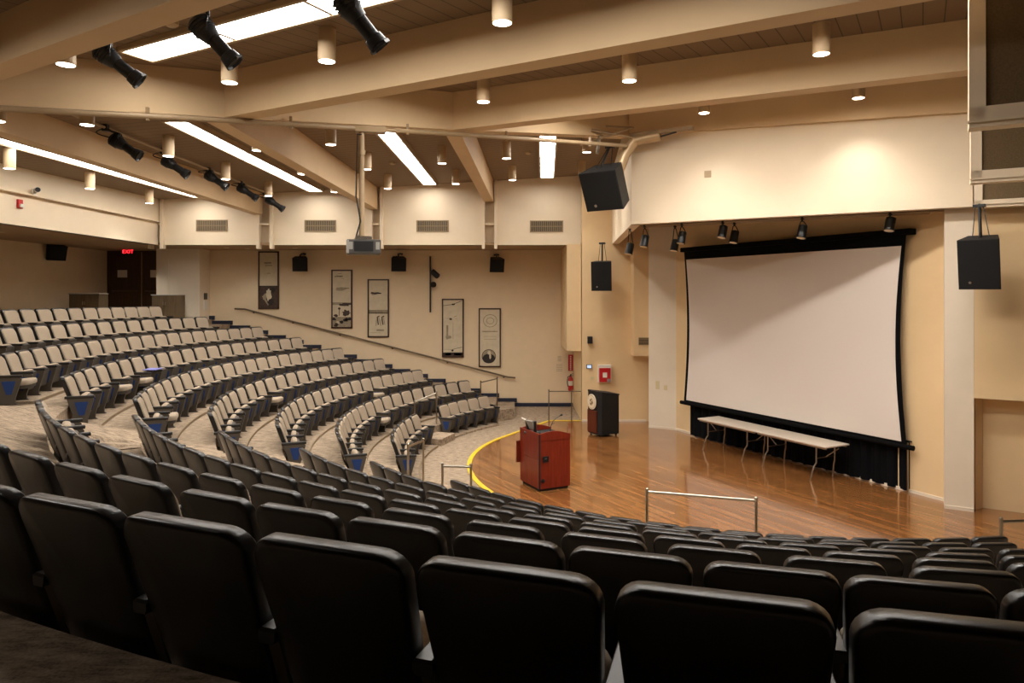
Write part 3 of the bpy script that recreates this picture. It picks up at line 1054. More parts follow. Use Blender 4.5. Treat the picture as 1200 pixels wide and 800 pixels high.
NEAR = {
    7: [4.251 + .0338 * (j - 1) for j in range(8)],
    6: [4.033, 4.075, 4.117, 4.161, 4.202, 4.245, 4.283, 4.321, 4.359, 4.395, 4.432, 4.467, 4.503],
    5: [3.735 + .0454 * j for j in range(19)],
    4: [3.715 + .0457 * j for j in range(20)],
    3: [3.72 + .0507 * j for j in range(19)],
    2: [3.75 + .0557 * j for j in range(18)],
    1: [3.76 + .0618 * j for j in range(17)],
    0: [3.845 + .0672 * j for j in range(16)],
}
NROW = {0: 'front row by the stage', 1: 'second row from the stage', 2: 'third row from the stage', 3: 'fourth row from the stage', 4: 'fifth row from the stage',
        5: 'sixth row from the stage', 6: 'seventh row from the stage', 7: 'nearest row'}
for k, al in NEAR.items():
    for j, a in enumerate(al):
        cnt = ORD[j] + (' from the centre aisle' if k < 6 else ' seen from the left edge')
        seat(k, a, 'black-backed seat in near block, %s, %s' % (NROW[k], cnt), 'black-backed seats of the near block', both=j == 0, side=-1, spacing=max(.5, (abs(al[min(j + 1, len(al) - 1)] - al[max(j - 1, 0)]) * (RK[k] - .25) / (1 if j in (0, len(al) - 1) else 2))))

# ------------------------------------------------------------------ rails
def rail(name, posts, tops, label, group, mat='steel', r=.022, ext=None):
    """posts: list of (x,y,z0); tops: list of z; bar joins the post tops"""
    p0 = Vector((posts[0][0], posts[0][1], posts[0][2]))
    t = empty(name, p0, 0, label, 'handrail', group)
    tp_ = []
    for (x, y, z), zt in zip(posts, tops):
        mb = MB(); b = Vector((x, y, z)) - p0; c = Vector((x, y, zt + .0)) - p0
        mb.tube([b, c], r, 10)
        mb.lathe(b, (0, 0, 1), [(0, r * 2.2), (.012, r * 2.2)], 12)
        mb.lathe(c, (0, 0, 1), [(0, r * 1.25), (.03, r * 1.25), (.04, r * .6)], 10)
        mb.build('post', M[mat], t, True)
        tp_.append(c - Vector((0, 0, .02)))
    if ext is not None: tp_.append(Vector(ext) - p0)
    mb = MB(); mb.tube(tp_, r, 10); mb.build('bar', M[mat], t, True)
    return t


GR = 'steel guard rails at the row fronts'
rail('guard_rail', [(2.04, 10.75, 0), (3.53, 10.28, 0)], [.92, .92], 'long steel guard rail between the front row and the stage', GR)
rail('guard_rail', [(6.42, 9.33, 0), (7.75, 9.45, 0)], [.92, .92], 'steel guard rail at the right edge before the stage', GR)
rail('guard_rail', [(-1.21, 12.35, 0), (-.71, 12.3, 0)], [.92, .92], 'short level steel rail beside the yellow stage edge', GR)
rail('guard_rail', [(-2.04, 13.95, 0), (-1.81, 14.5, 0)], [.92, .92], 'short steel rail beside the aisle end of the far front row', GR)
rail('guard_rail', [(-2.67, 19.5, 0), (-2.07, 19.5, 0)], [.95, 1.2], 'sloping steel rail at the gap in the far front row', GR)
rail('guard_rail', [(-.99, 22.5, .1), (-.47, 22.5, 0)], [1.12, 1.24], 'thin sloping rail at the steps against the far wall', GR, 'rail_d', .02)
rail('guard_rail', [(1.12, 21.6, 0), (1.81, 21.6, 0)], [.96, .96], 'dark rail closing the doorway beside the fire extinguisher', GR, 'rail_d', .016, ext=(2.11, 21.6, .94))
# wall handrail
yw = 24.6
hp = [at(275, 361.5, yw), at(287, 362, yw), at(595, 441.5, yw), at(604, 442.5, yw)]
t = empty('wall_handrail', hp[0], 0, 'bronze handrail sloping down the far wall under the framed prints', 'handrail')
mb = MB(); mb.tube([p - hp[0] for p in hp], .028, 10); mb.build('rail', M['rail_d'], t, True)
for u in (.03, .18, .36, .56, .77, .985):
    c = hp[1].lerp(hp[2], u) - hp[0]
    mb = MB(); mb.tube([c, c + Vector((0, .05, -.05)), c + Vector((0, .1, -.05))], .014, 6); mb.lathe(c + Vector((0, .085, -.05)), (0, 1, 0), [(0, .035), (.014, .035)], 10)
    mb.build('bracket', M['rail_d'], t)

# ------------------------------------------------------------------ screen, drape, tables
SA, SB = Vector((4.68, 19.52)), Vector((7.71, 13.73))          # left and right end of the screen
sd = (SB - SA).normalized(); sn = Vector((sd.y, -sd.x))           # sn faces the hall
if sn.x > 0: sn = -sn
SL = (SB - SA).length
srot = math.atan2(sd.y, sd.x)
t = empty('projection_screen', (SA.x, SA.y, H - 3.0), srot, 'big white projection screen with black border on the stage wall', 'projection screen')
# local: x along the screen, y = towards the wall (+) or the hall (-)
hy = -1 if (Matrix.Rotation(srot, 2) @ Vector((0, -1))).dot(sn) > 0 else 1
zt = 4.26


def curve_side(u):  # tensioned side curves inward
    return .17 * math.sin(PI * u) ** 1.0


def sheet(mb, x0, x1, z0, z1, y, th, curv=True, n=16):
    L_, R_ = [], []
    for i in range(n + 1):
        u = i / n; z = z0 + (z1 - z0) * u
        c = curve_side(.08 + .84 * u) - curve_side(.08) if curv else 0
        L_.append((x0 + c, z)); R_.append((x1 - c, z))
    lp_ = L_ + R_[::-1]
    mb.prism([(x, y, z) for x, z in lp_], [(x, y + th, z) for x, z in lp_])


mb = MB(); sheet(mb, .06, SL - .10, .08, zt - .02, .0, .01); mb.build('black_border', M['screenb'], t)
mb = MB(); sheet(mb, .17, SL - .19, .13, zt - .31, hy * .012, hy * .004); mb.build('screen_surface', M['screen'], t)
mb = MB(); mb.tube([(-.06, 0, .04), (SL + .05, 0, .04)], .05, 12); mb.build('bottom_bar', M['screenb'], t, True)
mb = MB(); mb.box(-.02, SL + .01, -.06, .14 * -hy if -hy * .14 > 0 else .14, zt - .10, zt + .02, .01); mb.build('top_case', M['screenb'], t)

t = empty('stage_drape', (SA.x, SA.y, .01), srot, 'black pleated drape on the wall below the projection screen', 'curtain')
mb = MB(); N = 240
yo = -hy * .14
l0 = [(.16 + (SL - .30) * i / N, yo + .035 * math.sin(i * .55) + .012 * math.sin(i * 1.37)) for i in range(N + 1)]
mb.prism([(x, y, .03) for x, y in l0] + [(x, y + .02, .03) for x, y in l0[::-1]], [(x, y, 1.0) for x, y in l0] + [(x, y + .02, 1.0) for x, y in l0[::-1]])
mb.build('drape', M['drape'], t, True)
mb = MB(); mb.tube([(SL - .12, yo - hy * -.06, 0), (SL - .12, yo - hy * -.06, .98)], .016, 8); mb.build('drape_pole', M['steel'], t, True)
mb = MB(); mb.tube([(.1, yo, 1.0), (SL - .08, yo, 1.0)], .015, 8); mb.build('drape_rod', M['black'], t, True)

TA, TB = Vector((4.69, 17.96)), Vector((6.44, 14.53))
td = (TB - TA).normalized(); tl = (TB - TA).length / 2; tn = Vector((-td.y, td.x))     # tn points to the wall
if tn.x < 0: tn = -tn


def table(p, label, rot_flip=False):
    t = empty('folding_table', (p.x, p.y, .01), math.atan2(td.y, td.x), label, 'table', 'white folding tables under the screen')
    W_ = .70; L_ = tl - .02
    mb = MB(); mb.box(0, L_, 0, W_, .715, .75, .008); mb.build('tabletop', M['table'], t)
    mb = MB(); mb.box(.03, L_ - .03, .03, .06, .68, .715); mb.box(.03, L_ - .03, W_ - .06, W_ - .03, .68, .715); mb.build('apron', M['steel'], t)
    for sx, sg in ((.30, -1), (L_ - .30, 1)):
        for yy in (.07, W_ - .07):
            mb = MB(); mb.tube([(sx, yy, .70), (sx, yy, .36), (sx - .02 * 1, yy - (.05 if yy < .3 else -.0), .28), (sx - .05, yy - (.12 if yy < .3 else -.0), .0)], .016, 8)
            mb.build('leg', M['steel'], t, True)
        mb = MB(); mb.tube([(sx, .07, .45), (sx, W_ - .07, .45)], .011, 8); mb.tube([(sx, W_ / 2, .45), (sx - sg * -.32 * 1, W_ / 2, .69)], .011, 8); mb.build('brace', M['steel'], t, True)
    return t


table(TA, 'white folding table under the screen, farther from the viewer')
table(TA + td * tl, 'white folding table under the screen, nearer the viewer')

# ------------------------------------------------------------------ lecterns
lr = math.atan2(.72, -.36) - PI / 2     # local y runs along the left face
def lectern_frame(p, ang): return (p.x, p.y, .01), ang


lp0 = Vector((.535, 13.93))
t = empty('wood_lectern', (lp0.x, lp0.y, .01), math.atan2(.31, .63), 'reddish cherry wood lectern standing on the stage beside the yellow edge', 'lectern')
# local x: along the right face (.70), local y: along the left face (.80)
WX, WY = .70, .80
mb = MB(); mb.box(.0, WX, .0, WY, .05, 1.03); mb.build('cabinet', M['cherry'], t)
mb = MB(); mb.box(.03, WX - .03, .03, WY - .03, 0, .05); mb.build('plinth', M['laminate_b'], t)
mb = MB()
n = 12
top = []
for i in range(n + 1):
    u = i / n; top.append((u * WX, 1.115 + .055 * math.sin(PI * min(1, u * .95 + .08)) - .06 * max(0, u - .6)))
lo = [(WX, 1.0), (0, 1.0)]
pr = top + lo
for y0_, y1_ in ((-.012, .02), (WY - .02, WY + .012)):
    mb = MB()
    mb.prism([(x, y0_, z) for x, z in pr], [(x, y1_, z) for x, z in pr])
    mb.build('side_panel', M['cherry'], t)
mb = MB(); mb.box(-.014, .02, -.012, WY + .012, .62, 1.135); mb.build('front_panel', M['cherry'], t)
mb = MB(); mb.box(-.013, .0, -.0, WY, .06, .615); mb.build('lower_front_panel', M['cherry'], t)
mb = MB(); mb.box(-.016, .012, -.018, -.0, .05, 1.12); mb.build('corner_edge', M['laminate_b'], t)
mb = MB(); mb.box(.02, WX - .02, .02, WY - .02, 1.03, 1.05); mb.build('work_top', M['laminate_b'], t)
mb = MB(); mb.box(-.09, .35, WY + .013, WY + .04, .42, .86); mb.build('drop_shelf', M['cherry_d'], t)
mb = MB(); mb.lathe((.13, -.012, .63), (0, -1, 0), [(0, .055), (.015, .055), (.02, .03), (.03, .02)], 14); mb.box(.07, .2, -.022, -.012, .57, .69, .004); mb.build('cable_port', M['black'], t)
mb = MB(); mb.lathe((.075, -.012, .21), (0, -1, 0), [(0, .04), (.012, .04), (.02, .015)], 14); mb.build('lock', M['black'], t)
lm = Matrix.Translation((lp0.x, lp0.y, .01)) @ Matrix.Rotation(math.atan2(.31, .63), 4, 'Z')
td_ = empty('document_camera', lm @ Vector((.10, .50, 1.05)), math.atan2(.31, .63) + .3, 'grey document camera with folded arms on the cherry lectern', 'document camera')
mb = MB(); mb.box(-.1, .12, -.13, .13, 0, .045, .01); mb.build('base', M['projector'], td_)
mb = MB(); mb.tube([(-.02, .07, .04), (-.07, .10, .28)], [.035, .028], 8); mb.build('arm', M['black'], td_, True)
mb = MB(); mb.tube([(.0, -.09, .04), (-.03, -.12, .27)], [.035, .028], 8); mb.build('arm', M['black'], td_, True)
mb = MB(); mb.prism([(-.03, -.09, .10), (.0, -.09, .09), (.0, .08, .09), (-.03, .08, .10)], [(-.1, -.1, .27), (-.06, -.1, .28), (-.06, .1, .28), (-.1, .1, .27)]); mb.build('head', M['proj_l'], td_)
mb = MB(); mb.tube([(-.07, .10, .27), (-.10, .20, .31)], [.02, .012], 8); mb.build('lamp', M['white'], td_, True)
tm = empty('gooseneck_microphone', lm @ Vector((.40, .25, 1.05)), 0, 'thin black gooseneck microphone bending off the cherry lectern', 'microphone')
mb = MB(); mb.tube([(0, 0, 0), (.0, .0, .16), (.04, .02, .26), (.12, .05, .33), (.2, .08, .37)], .007, 8); mb.build('gooseneck', M['black'], tm, True)
mb = MB(); mb.lathe((.19, .08, .366), (.8, .3, .3), [(0, .008), (.01, .016), (.05, .018), (.06, .006)], 10); mb.build('capsule', M['black'], tm, True)
mb = MB(); mb.lathe((0, 0, 0), (0, 0, 1), [(0, .03), (.02, .025)], 12); mb.build('base', M['black'], tm, True)
tm = empty('cable_loop', lm @ Vector((.34, .12, 1.05)), 0, 'thin dark cable arching up from the cherry lectern top', 'cable')
mb = MB(); mb.tube([(0, .0, 0), (-.03, .02, .12), (.0, .05, .22), (.06, .08, .24)], .005, 6); mb.build('cable', M['black'], tm, True)

bp0 = Vector((2.38, 19.24)); ba = math.atan2(.447, .894)
t = empty('black_lectern', (bp0.x, bp0.y, .01), ba, 'black curved lectern with round ivory seal, standing by the stage wall', 'lectern')
mb = MB()
ou = [(0, 0)]
ou = [(.05, -.02), (.62, 0), (.66, .06), (.66, .58), (.60, .64), (.05, .64), (-.02, .56), (-.05, .32), (-.02, .06)]
mb.prism([(x, y, .06) for x, y in ou], [(x, y, 1.20 - (.10 * max(0, x) / .66)) for x, y in ou]); mb.build('cabinet', M['laminate_b'], t)
mb = MB(); mb.prism([(x * 1.03 - .005, y * 1.03 - .01, 1.20 - (.10 * max(0, x) / .66)) for x, y in ou], [(x * 1.03 - .005, y * 1.03 - .01, 1.235 - (.10 * max(0, x) / .66)) for x, y in ou]); mb.build('reading_top', M['laminate_b'], t)
mb = MB(); mb.prism([(-.055, .10, .10), (-.03, .10, .10), (-.03, .54, .10), (-.055, .54, .10)], [(-.055, .10, .70), (-.03, .10, .70), (-.03, .54, .70), (-.055, .54, .70)]); mb.build('front_panel', M['walnut'], t)
mb = MB(); mb.lathe((-.045, .32, .93), (-1, 0, 0), [(0, .21), (.02, .21), (.024, .19)], 28); s_l = mb.build('seal', M['seal'], t)
mb = MB()
mb.tube([(-.072, .32 + .05 * math.sin(a * 1.05), .84 + .018 * a) for a in range(11)], [.008, .014, .02, .022, .02, .016, .016, .02, .022, .016, .008], 8)
mb.tube([(-.072, .32 + .075 * math.cos(a * PI / 8), .93 + .075 * math.sin(a * PI / 8)) for a in range(17)], .006, 6)
mb.build('emblem', M['vent'], s_l)
mb = MB()
for i in range(36):
    a = 2 * PI * i / 36; mb.box(-.072, -.068, .32 + .175 * math.cos(a) - .006, .32 + .175 * math.cos(a) + .006, .93 + .175 * math.sin(a) - .006, .93 + .175 * math.sin(a) + .006)
mb.build('seal_border', M['frame'], s_l)
for x, y in ((.08, .08), (.56, .06), (.56, .56), (.08, .56)):
    mb = MB(); mb.lathe((x, y - .015, .03), (0, 1, 0), [(0, .03), (.03, .03)], 12); mb.build('caster', M['black'], t)

# ------------------------------------------------------------------ wall things
def framed(a, b, c, e, label, kind):
    Y = 24.68
    p, q = at(a, c, Y), at(b, e, Y)
    W_, Hh = q.x - p.x, p.z - q.z
    t = empty('framed_print', (p.x, Y, q.z), 0, label, 'picture', 'tall framed prints on the far wall')
    m_ = MB(); fw = .045
    m_.box(0, W_, -.04, .015, 0, fw); m_.box(0, W_, -.04, .015, Hh - fw, Hh); m_.box(0, fw, -.04, .015, 0, Hh); m_.box(W_ - fw, W_, -.04, .015, 0, Hh)
    m_.build('frame', M['frame'], t)
    g = MB(); g.box(fw, W_ - fw, -.02, .01, fw, Hh - fw)
    w0, w1 = fw, W_ - fw
    def bx(x0, x1, z0, z1, mi, y=-.022):
        g.cur = mi; g.box(w0 + (w1 - w0) * x0, w0 + (w1 - w0) * x1, y, -.019, fw + (Hh - 2 * fw) * z0, fw + (Hh - 2 * fw) * z1)
    def blob(cx, cz, rx, rz, mi, y=-.023, n=18, rag=0.):
        g.cur = mi
        l = []
        for i in range(n):
            a_ = 2 * PI * i / n; s_ = 1 + rag * (random.random() - .5)
            l.append((w0 + (w1 - w0) * (cx + rx * math.cos(a_) * s_), fw + (Hh - 2 * fw) * (cz + rz * math.sin(a_) * s_)))
        g.prism([(x, y, z) for x, z in l], [(x, -.019, z) for x, z in l])
    def stroke(x0, z0, x1, z1, wd, mi):
        g.cur = mi
        A = Vector((w0 + (w1 - w0) * x0, fw + (Hh - 2 * fw) * z0)); B = Vector((w0 + (w1 - w0) * x1, fw + (Hh - 2 * fw) * z1))
        d = (B - A).normalized(); n_ = Vector((-d.y, d.x)) * wd
        l = [A + n_, B + n_, B - n_, A - n_]
        g.prism([(v.x, -.024, v.y) for v in l], [(v.x, -.019, v.y) for v in l])
    if kind == 0:
        bx(0, 1, 0, .40, 2); bx(.25, .65, .80, .83, 1); bx(.3, .7, .76, .775, 1); bx(.4, .6, .62, .632, 1)
        blob(.5, .24, .16, .11, 0, -.026, rag=.5); blob(.3, .2, .14, .06, 1, -.025, rag=.6); blob(.75, .32, .12, .05, 3, -.025, rag=.6)
        stroke(.2, .2, .5, .05, .03, 1); blob(.62, .10, .2, .05, 3, -.024, rag=.7)
    if kind == 1:
        stroke(.1, .90, .55, .91, .012, 3); stroke(.3, .95, .5, .96, .008, 1); stroke(.2, .93, .6, .86, .006, 1)
        blob(.5, .69, .38, .02, 1, rag=.4); blob(.4, .66, .25, .012, 1, rag=.4)
        bx(0, 1, .395, .44, 1); blob(.7, .40, .3, .03, 2, rag=.6); bx(0, 1, 0, .18, 1)
        for i in range(12): blob(random.random() * .9 + .05, random.random() * .2 + .02, .10, .025, random.choice((0, 2, 2, 3)), -.0245, 10, .6)
        stroke(.35, .2, .37, .34, .01, 3); blob(.36, .33, .07, .02, 3); blob(.75, .25, .2, .05, 2, rag=.6)
    if kind == 2:
        blob(.38, .77, .3, .018, 2, rag=.4); stroke(.1, .79, .65, .76, .008, 3); stroke(.15, .74, .5, .76, .006, 3)
        bx(0, 1, .40, .47, 1); bx(0, 1, .41, .425, 2)
        for cx in (.5, .75):
            stroke(cx, .2, cx - .06, .34, .02, 2); stroke(cx - .06, .34, cx + .06, .36, .018, 2); stroke(cx + .02, .34, cx + .1, .2, .012, 1); stroke(cx - .1, .3, cx - .12, .18, .012, 1)
        bx(.05, .6, .06, .065, 1); bx(.4, .8, .09, .12, 1)
    if kind == 3:
        stroke(0, .90, .5, .925, .008, 3); stroke(.5, .925, .95, .985, .008, 3); blob(.52, .923, .09, .014, 3)
        blob(.38, .66, .08, .02, 3, rag=.5); stroke(.1, .68, .4, .66, .005, 1); stroke(.55, .70, .7, .72, .005, 3); stroke(.6, .67, .75, .66, .004, 1)
        bx(.16, .26, .30, .55, 1); blob(.28, .34, .16, .03, 1, rag=.4); bx(.5, .52, .3, .6, 1)
        stroke(.05, .12, .5, .115, .005, 1); stroke(.5, .12, .98, .16, .008, 2); blob(.48, .10, .06, .02, 3)
        bx(0, 1, .0, .065, 2); bx(.1, .4, .01, .06, 3); bx(.55, .95, .01, .055, 3)
    if kind == 4:
        blob(.52, .80, .36, .115, 1, n=30); blob(.52, .80, .33, .105, 0, -.0245, 30); blob(.52, .80, .2, .06, 1, -.026, 24); blob(.52, .80, .17, .05, 0, -.028, 24)
        bx(.12, .9, .60, .62, 1); bx(.2, .82, .52, .525, 1); bx(.2, .82, .47, .475, 1)
        blob(.45, .17, .36, .125, 2, n=30); blob(.45, .17, .33, .115, 1, -.0245, 30)
        blob(.45, .13, .32, .085, 3, -.027, 24); blob(.47, .235, .09, .035, 0, -.029, 18); blob(.52, .17, .05, .05, 0, -.029, 12)
    g.build('print', [M['print'], M['print_g'], M['print_d'], M['ink']], t)
    return t


framed(303, 327, 294.5, 362, 'tall framed print with pale sky and dark lower third, nearest the exit doors', 0)
framed(388.5, 413, 316, 384.5, 'framed print with a busy crowd-like dark lower part above the handrail', 1)
framed(431, 456, 327, 395, 'framed print with one dark biplane shape over a grey horizon band', 2)
framed(518, 543.5, 350, 418.5, 'framed print with thin diagonal wings at top and bottom, right of the vertical lamp track', 3)
framed(561, 587, 361, 430, 'framed print with round pale emblem above a dark round portrait, nearest the stage', 4)


def hung_speaker(px, py, Y, W_, Hh, D_, tilt, yaw, label, stem_to, group=None, name='wall_speaker', logo=True):
    """box loudspeaker with grille, hung from a stem; centre at the given pixel"""
    c = at(px, py, Y)
    t = empty(name, c, yaw, label, 'loudspeaker', group)
    rt = Matrix.Rotation(tilt, 4, 'X')
    def R(p): return tuple(rt @ Vector(p))
    k = .72
    b = MB()
    fr0 = [(-W_ / 2, -D_ / 2), (W_ / 2, -D_ / 2), (W_ / 2 * k, D_ / 2), (-W_ / 2 * k, D_ / 2)]
    b.prism([R((x, y, -Hh / 2)) for x, y in fr0], [R((x, y, Hh / 2)) for x, y in fr0]); b.build('cabinet', M['laminate_b'], t)
    g = MB()
    g.prism([R((-W_ / 2 * .96, -D_ / 2 - .012, -Hh / 2 * .97)), R((W_ / 2 * .96, -D_ / 2 - .012, -Hh / 2 * .97)), R((W_ / 2 * .96, -D_ / 2 - .012, Hh / 2 * .97)), R((-W_ / 2 * .96, -D_ / 2 - .012, Hh / 2 * .97))],
            [R((-W_ / 2 * .96, -D_ / 2, -Hh / 2 * .97)), R((W_ / 2 * .96, -D_ / 2, -Hh / 2 * .97)), R((W_ / 2 * .96, -D_ / 2, Hh / 2 * .97)), R((-W_ / 2 * .96, -D_ / 2, Hh / 2 * .97))])
    g.build('grille', M['grille'], t)
    if logo:
        l = MB(); p = Vector(R((-W_ * .22, -D_ / 2 - .012, -Hh * .36))); l.lathe(p, Vector(R((0, -1, 0))), [(0, .022 * max(1, W_ / .6)), (.006, .02 * max(1, W_ / .6))], 12); l.build('badge', M['steel'], t)
    s_ = MB()
    top_ = Vector(R((0, 0, Hh / 2))); st2 = Matrix.Rotation(-yaw, 3, 'Z') @ (Vector(stem_to) - c)
    s_.tube([top_, Vector((top_.x, top_.y, top_.z + .08)), st2], .025, 8)
    s_.box(st2.x - .09, st2.x + .09, st2.y - .05, st2.y + .05, st2.z - .05, st2.z)
    for sg in (-1, 1): s_.tube([R((sg * W_ * .2, .05, Hh / 2)), st2 + Vector((sg * .06, 0, -.05))], .008, 6)
    s_.build('bracket', M['black'], t)
    return t


GW = 'small black surround speakers on the far wall'
for px, py, lab in ((352, 309, 'small black speaker on the far wall beside the first framed print'), (467, 309, 'small black speaker on the far wall right of the projector'),
                    (581.5, 310, 'small black speaker on the far wall above the last framed print')):
    c = at(px, py, 24.3)
    hung_speaker(px, py, 24.3, .50, .46, .34, math.radians(14), math.radians(12), lab, (c.x, 24.66, c.z + .38), GW, logo=False)
c = at(64, 295, 22.0)
hung_speaker(64, 295, 22.0, .55, .46, .36, math.radians(18), math.radians(58), 'small black speaker on the dim left wall left of the exit doors', (c.x - .3, 22.1, c.z + .3), GW, logo=False)
c = at(706, 323, 21.0)
hung_speaker(706, 323, 21.0, .60, .86, .42, math.radians(6), math.radians(-16), 'black loudspeaker hanging in front of the cream wall left of the stage', (c.x, 21.05, ZS - .0 + .0), 'stage loudspeakers')
c = at(1151, 307, 12.0)
hung_speaker(1150, 307, 12.0, .60, .84, .50, math.radians(12), math.radians(-42), 'black loudspeaker hanging right of the screen under the framed panels', (c.x + .05, 12.15, ZS + .0), 'stage loudspeakers')
c = at(710, 219, 14.6)
hung_speaker(711, 219, 14.6, .84, .82, .55, math.radians(26), math.radians(-36), 'largest black loudspeaker, tilted, hung at the fascia corner near the ceiling', (c.x + .12, 14.85, H + 3.1), 'stage loudspeakers')
# duct, tray and struts above it
t = empty('cable_duct', (2.35, 15.1, H + 2.55), 0, 'bent tan duct and struts above the largest loudspeaker', 'duct')
mb = MB(); mb.tube([(-.1, .0, .05), (.05, .0, .45), (.25, -.02, .72), (.75, -.25, .78)], .12, 14); mb.build('duct', M['duct'], t, True)
mb = MB(); mb.tube([(-.55, -.1, .42), (-.5, -.1, .8)], .035, 8); mb.build('strut', M['steel'], t, True)
for p_, q_ in (((-.9, .0, .62), (.1, -.3, .9)), ((-.7, -.35, .86), (.3, -.1, .74)), ((-.4, -.3, .95), (.2, -.25, .93))):
    mb = MB(); mb.tube([p_, q_], .02, 6); mb.build('crossbar', M['pipe'], t)
t = empty('cable_tray', (2.55, 15.2, H + 3.37), math.atan2(-.5, .866), 'tan cable tray along the top of the stage fascia', 'tray')
mb = MB(); mb.box(0, 1.35, -.12, -.10, 0, .06); mb.box(0, 1.35, .0, .02, 0, .06); mb.box(0, 1.35, -.12, .02, -.012, 0); mb.build('tray', M['pipe'], t)
mb = MB(); mb.tube([(.0, -.05, -.04), (.5, -.05, -.10), (1.0, -.05, -.02)], .018, 6); mb.build('cable', M['black'], t)

# stage can lights behind the fascia
pa, pb = Vector((2.62, 15.6)), Vector((8.06, 12.44)); fd = (pb - pa).normalized(); fn = Vector((-fd.y, fd.x))
if fn.y < 0: fn = -fn
tt = empty('lighting_track', (pa.x, pa.y, ZS), math.atan2(fd.y, fd.x), 'twin tan lighting pipes just behind the foot of the stage fascia', 'pipe')
for yo_, z_ in ((.45, .0), (.95, .02)):
    mb = MB(); mb.tube([(-.1 if yo_ > .5 else 0.05, yo_, z_), (6.2, yo_, z_)], .024, 8); mb.build('pipe', M['pipe'], tt, True)
for u in (.5, 2.2, 4.0, 5.8):
    mb = MB(); mb.tube([(u, .45, 0), (u, .45, .9)], .01, 6); mb.tube([(u, .95, .02), (u, .95, .9)], .01, 6); mb.build('hanger', M['pipe'], tt)
cans = [(738, 291, .95, 'stage can light nearest the hanging loudspeaker, lowest'), (755.5, 282, .45, 'stage can light second from the fascia corner'), (791, 287, .95, 'stage can light third from the fascia corner, lower of a touching pair'),
        (799, 278, .45, 'stage can light of the touching pair, upper one'), (847, 271, .45, 'stage can light above the left part of the screen, upper of two'), (860.5, 277, .95, 'stage can light above the left part of the screen, lower of two'),
        (940, 271, .45, 'stage can light above the middle of the screen'), (1043, 262, .45, 'stage can light above the right end of the screen')]
for px, py, off, lab in cans:
    # intersect the view direction with the pipe line
    b0 = pa + fn * off; m_ = (px - 600) / F
    u = (m_ * b0.y - b0.x) / (fd.x - m_ * fd.y)
    p2 = b0 + fd * u
    top_ = Vector((p2.x, p2.y, ZS + (.0 if off < .5 else .02)))
    zc = H - (py - Y0) / F * p2.y
    t = empty('can_spotlight', top_, 0, lab, 'spotlight', 'can lights over the stage front')
    aim = Vector((-.22, -.12, -.96)).normalized()
    cc = Vector((0, 0, zc - top_.z))
    mb = MB(); mb.lathe(cc - aim * .13, aim, [(0, .05), (.02, .085), (.24, .09), (.27, .10)], 16); mb.build('can', M['black'], t, True)
    mb = MB(); mb.lathe(cc + aim * .135, aim, [(0, .085), (.008, .08)], 16); mb.build('lens', M['seal'], t, True)
    mb = MB(); sd_ = aim.cross(Vector((0, 0, 1))).normalized()
    for s in (-1, 1): mb.tube([cc + sd_ * .1 * s, cc + sd_ * .1 * s - aim * .1, Vector((0, 0, -.07)) + sd_ * .03 * s], .01, 6)
    mb.tube([(0, 0, -.08), (0, 0, .03)], .02, 8); mb.box(-.03, .03, -.03, .03, -.04, .03)
    mb.build('yoke', M['black'], t)

# projector on its pole
c = at(424, 288.5, 11.5)
t = empty('ceiling_projector', (c.x, c.y, c.z), math.radians(12), 'grey projector hanging on a tan pole over the far seats', 'projector')
mb = MB(); mb.box(-.24, .30, -.17, .22, -.13, .10, .015); mb.build('body', M['projector'], t)
mb = MB(); mb.box(-.243, -.2, -.172, .222, -.125, .09, .004); mb.build('side_cover', M['proj_l'], t)
for x in (-.17, .25):
    mb = MB(); mb.box(x - .03, x + .03, -.178, -.17, -.06, .06); mb.build('vent', M['proj_l'], t)
mb = MB(); mb.box(-.12, .18, -.177, -.17, -.09, .07); mb.build('grille', M['black'], t)
mb = MB(); mb.box(-.1, .16, -.09, .1, .10, .16, .01)
for a in range(4): mb.tube([(-.02, 0, .2), (.14 * math.cos(a * PI / 2 + .7), .12 * math.sin(a * PI / 2 + .7), .11)], .015, 6)
mb.build('mount', M['steel'], t)
mb = MB(); mb.tube([(0, 0, .15), (0, 0, H + 2.62 - c.z)], .045, 12); mb.lathe((0, 0, H + 2.25 - c.z), (0, 0, 1), [(0, .06), (.08, .06)], 12); mb.build('pole', M['pipe'], t, True)
mb = MB(); mb.tube([(-.1, -.02, .12), (-.02, -.05, .4), (-.09, -.05, .8), (-.07, -.05, 1.8), (.0, -.04, H + 2.58 - c.z)], .012, 6); mb.build('cable', M['black'], t, True)
mb = MB(); mb.box(-.1, .38, -.08, .10, H + 2.62 - c.z, H + 2.72 - c.z, .005); mb.build('junction_box', M['pipe'], t)

# vertical lamp track on the far wall
p = at(504, 300, 24.55)
t = empty('vertical_lamp_track', (p.x, 24.62, at(504, 366, 24.55).z), 0, 'black vertical track with two small spotlights on the far wall', 'light')
mb = MB(); mb.box(-.025, .025, -.02, .05, 0, p.z - at(504, 366, 24.55).z, .004); mb.build('track', M['black'], t)
for zz, dx, ln in ((1.33, .26, .30), (.86, .14, .12)):
    mb = MB(); mb.lathe((.06, -.1, zz + .1), (dx, -.12, -.22 if ln > .2 else 0), [(0, .06), (.03, .10), (ln, .10), (ln + .02, .09)], 14); mb.tube([(0, 0, zz + .06), (.06, -.08, zz + .08)], .02, 6); mb.build('spot', M['black'], t, True)

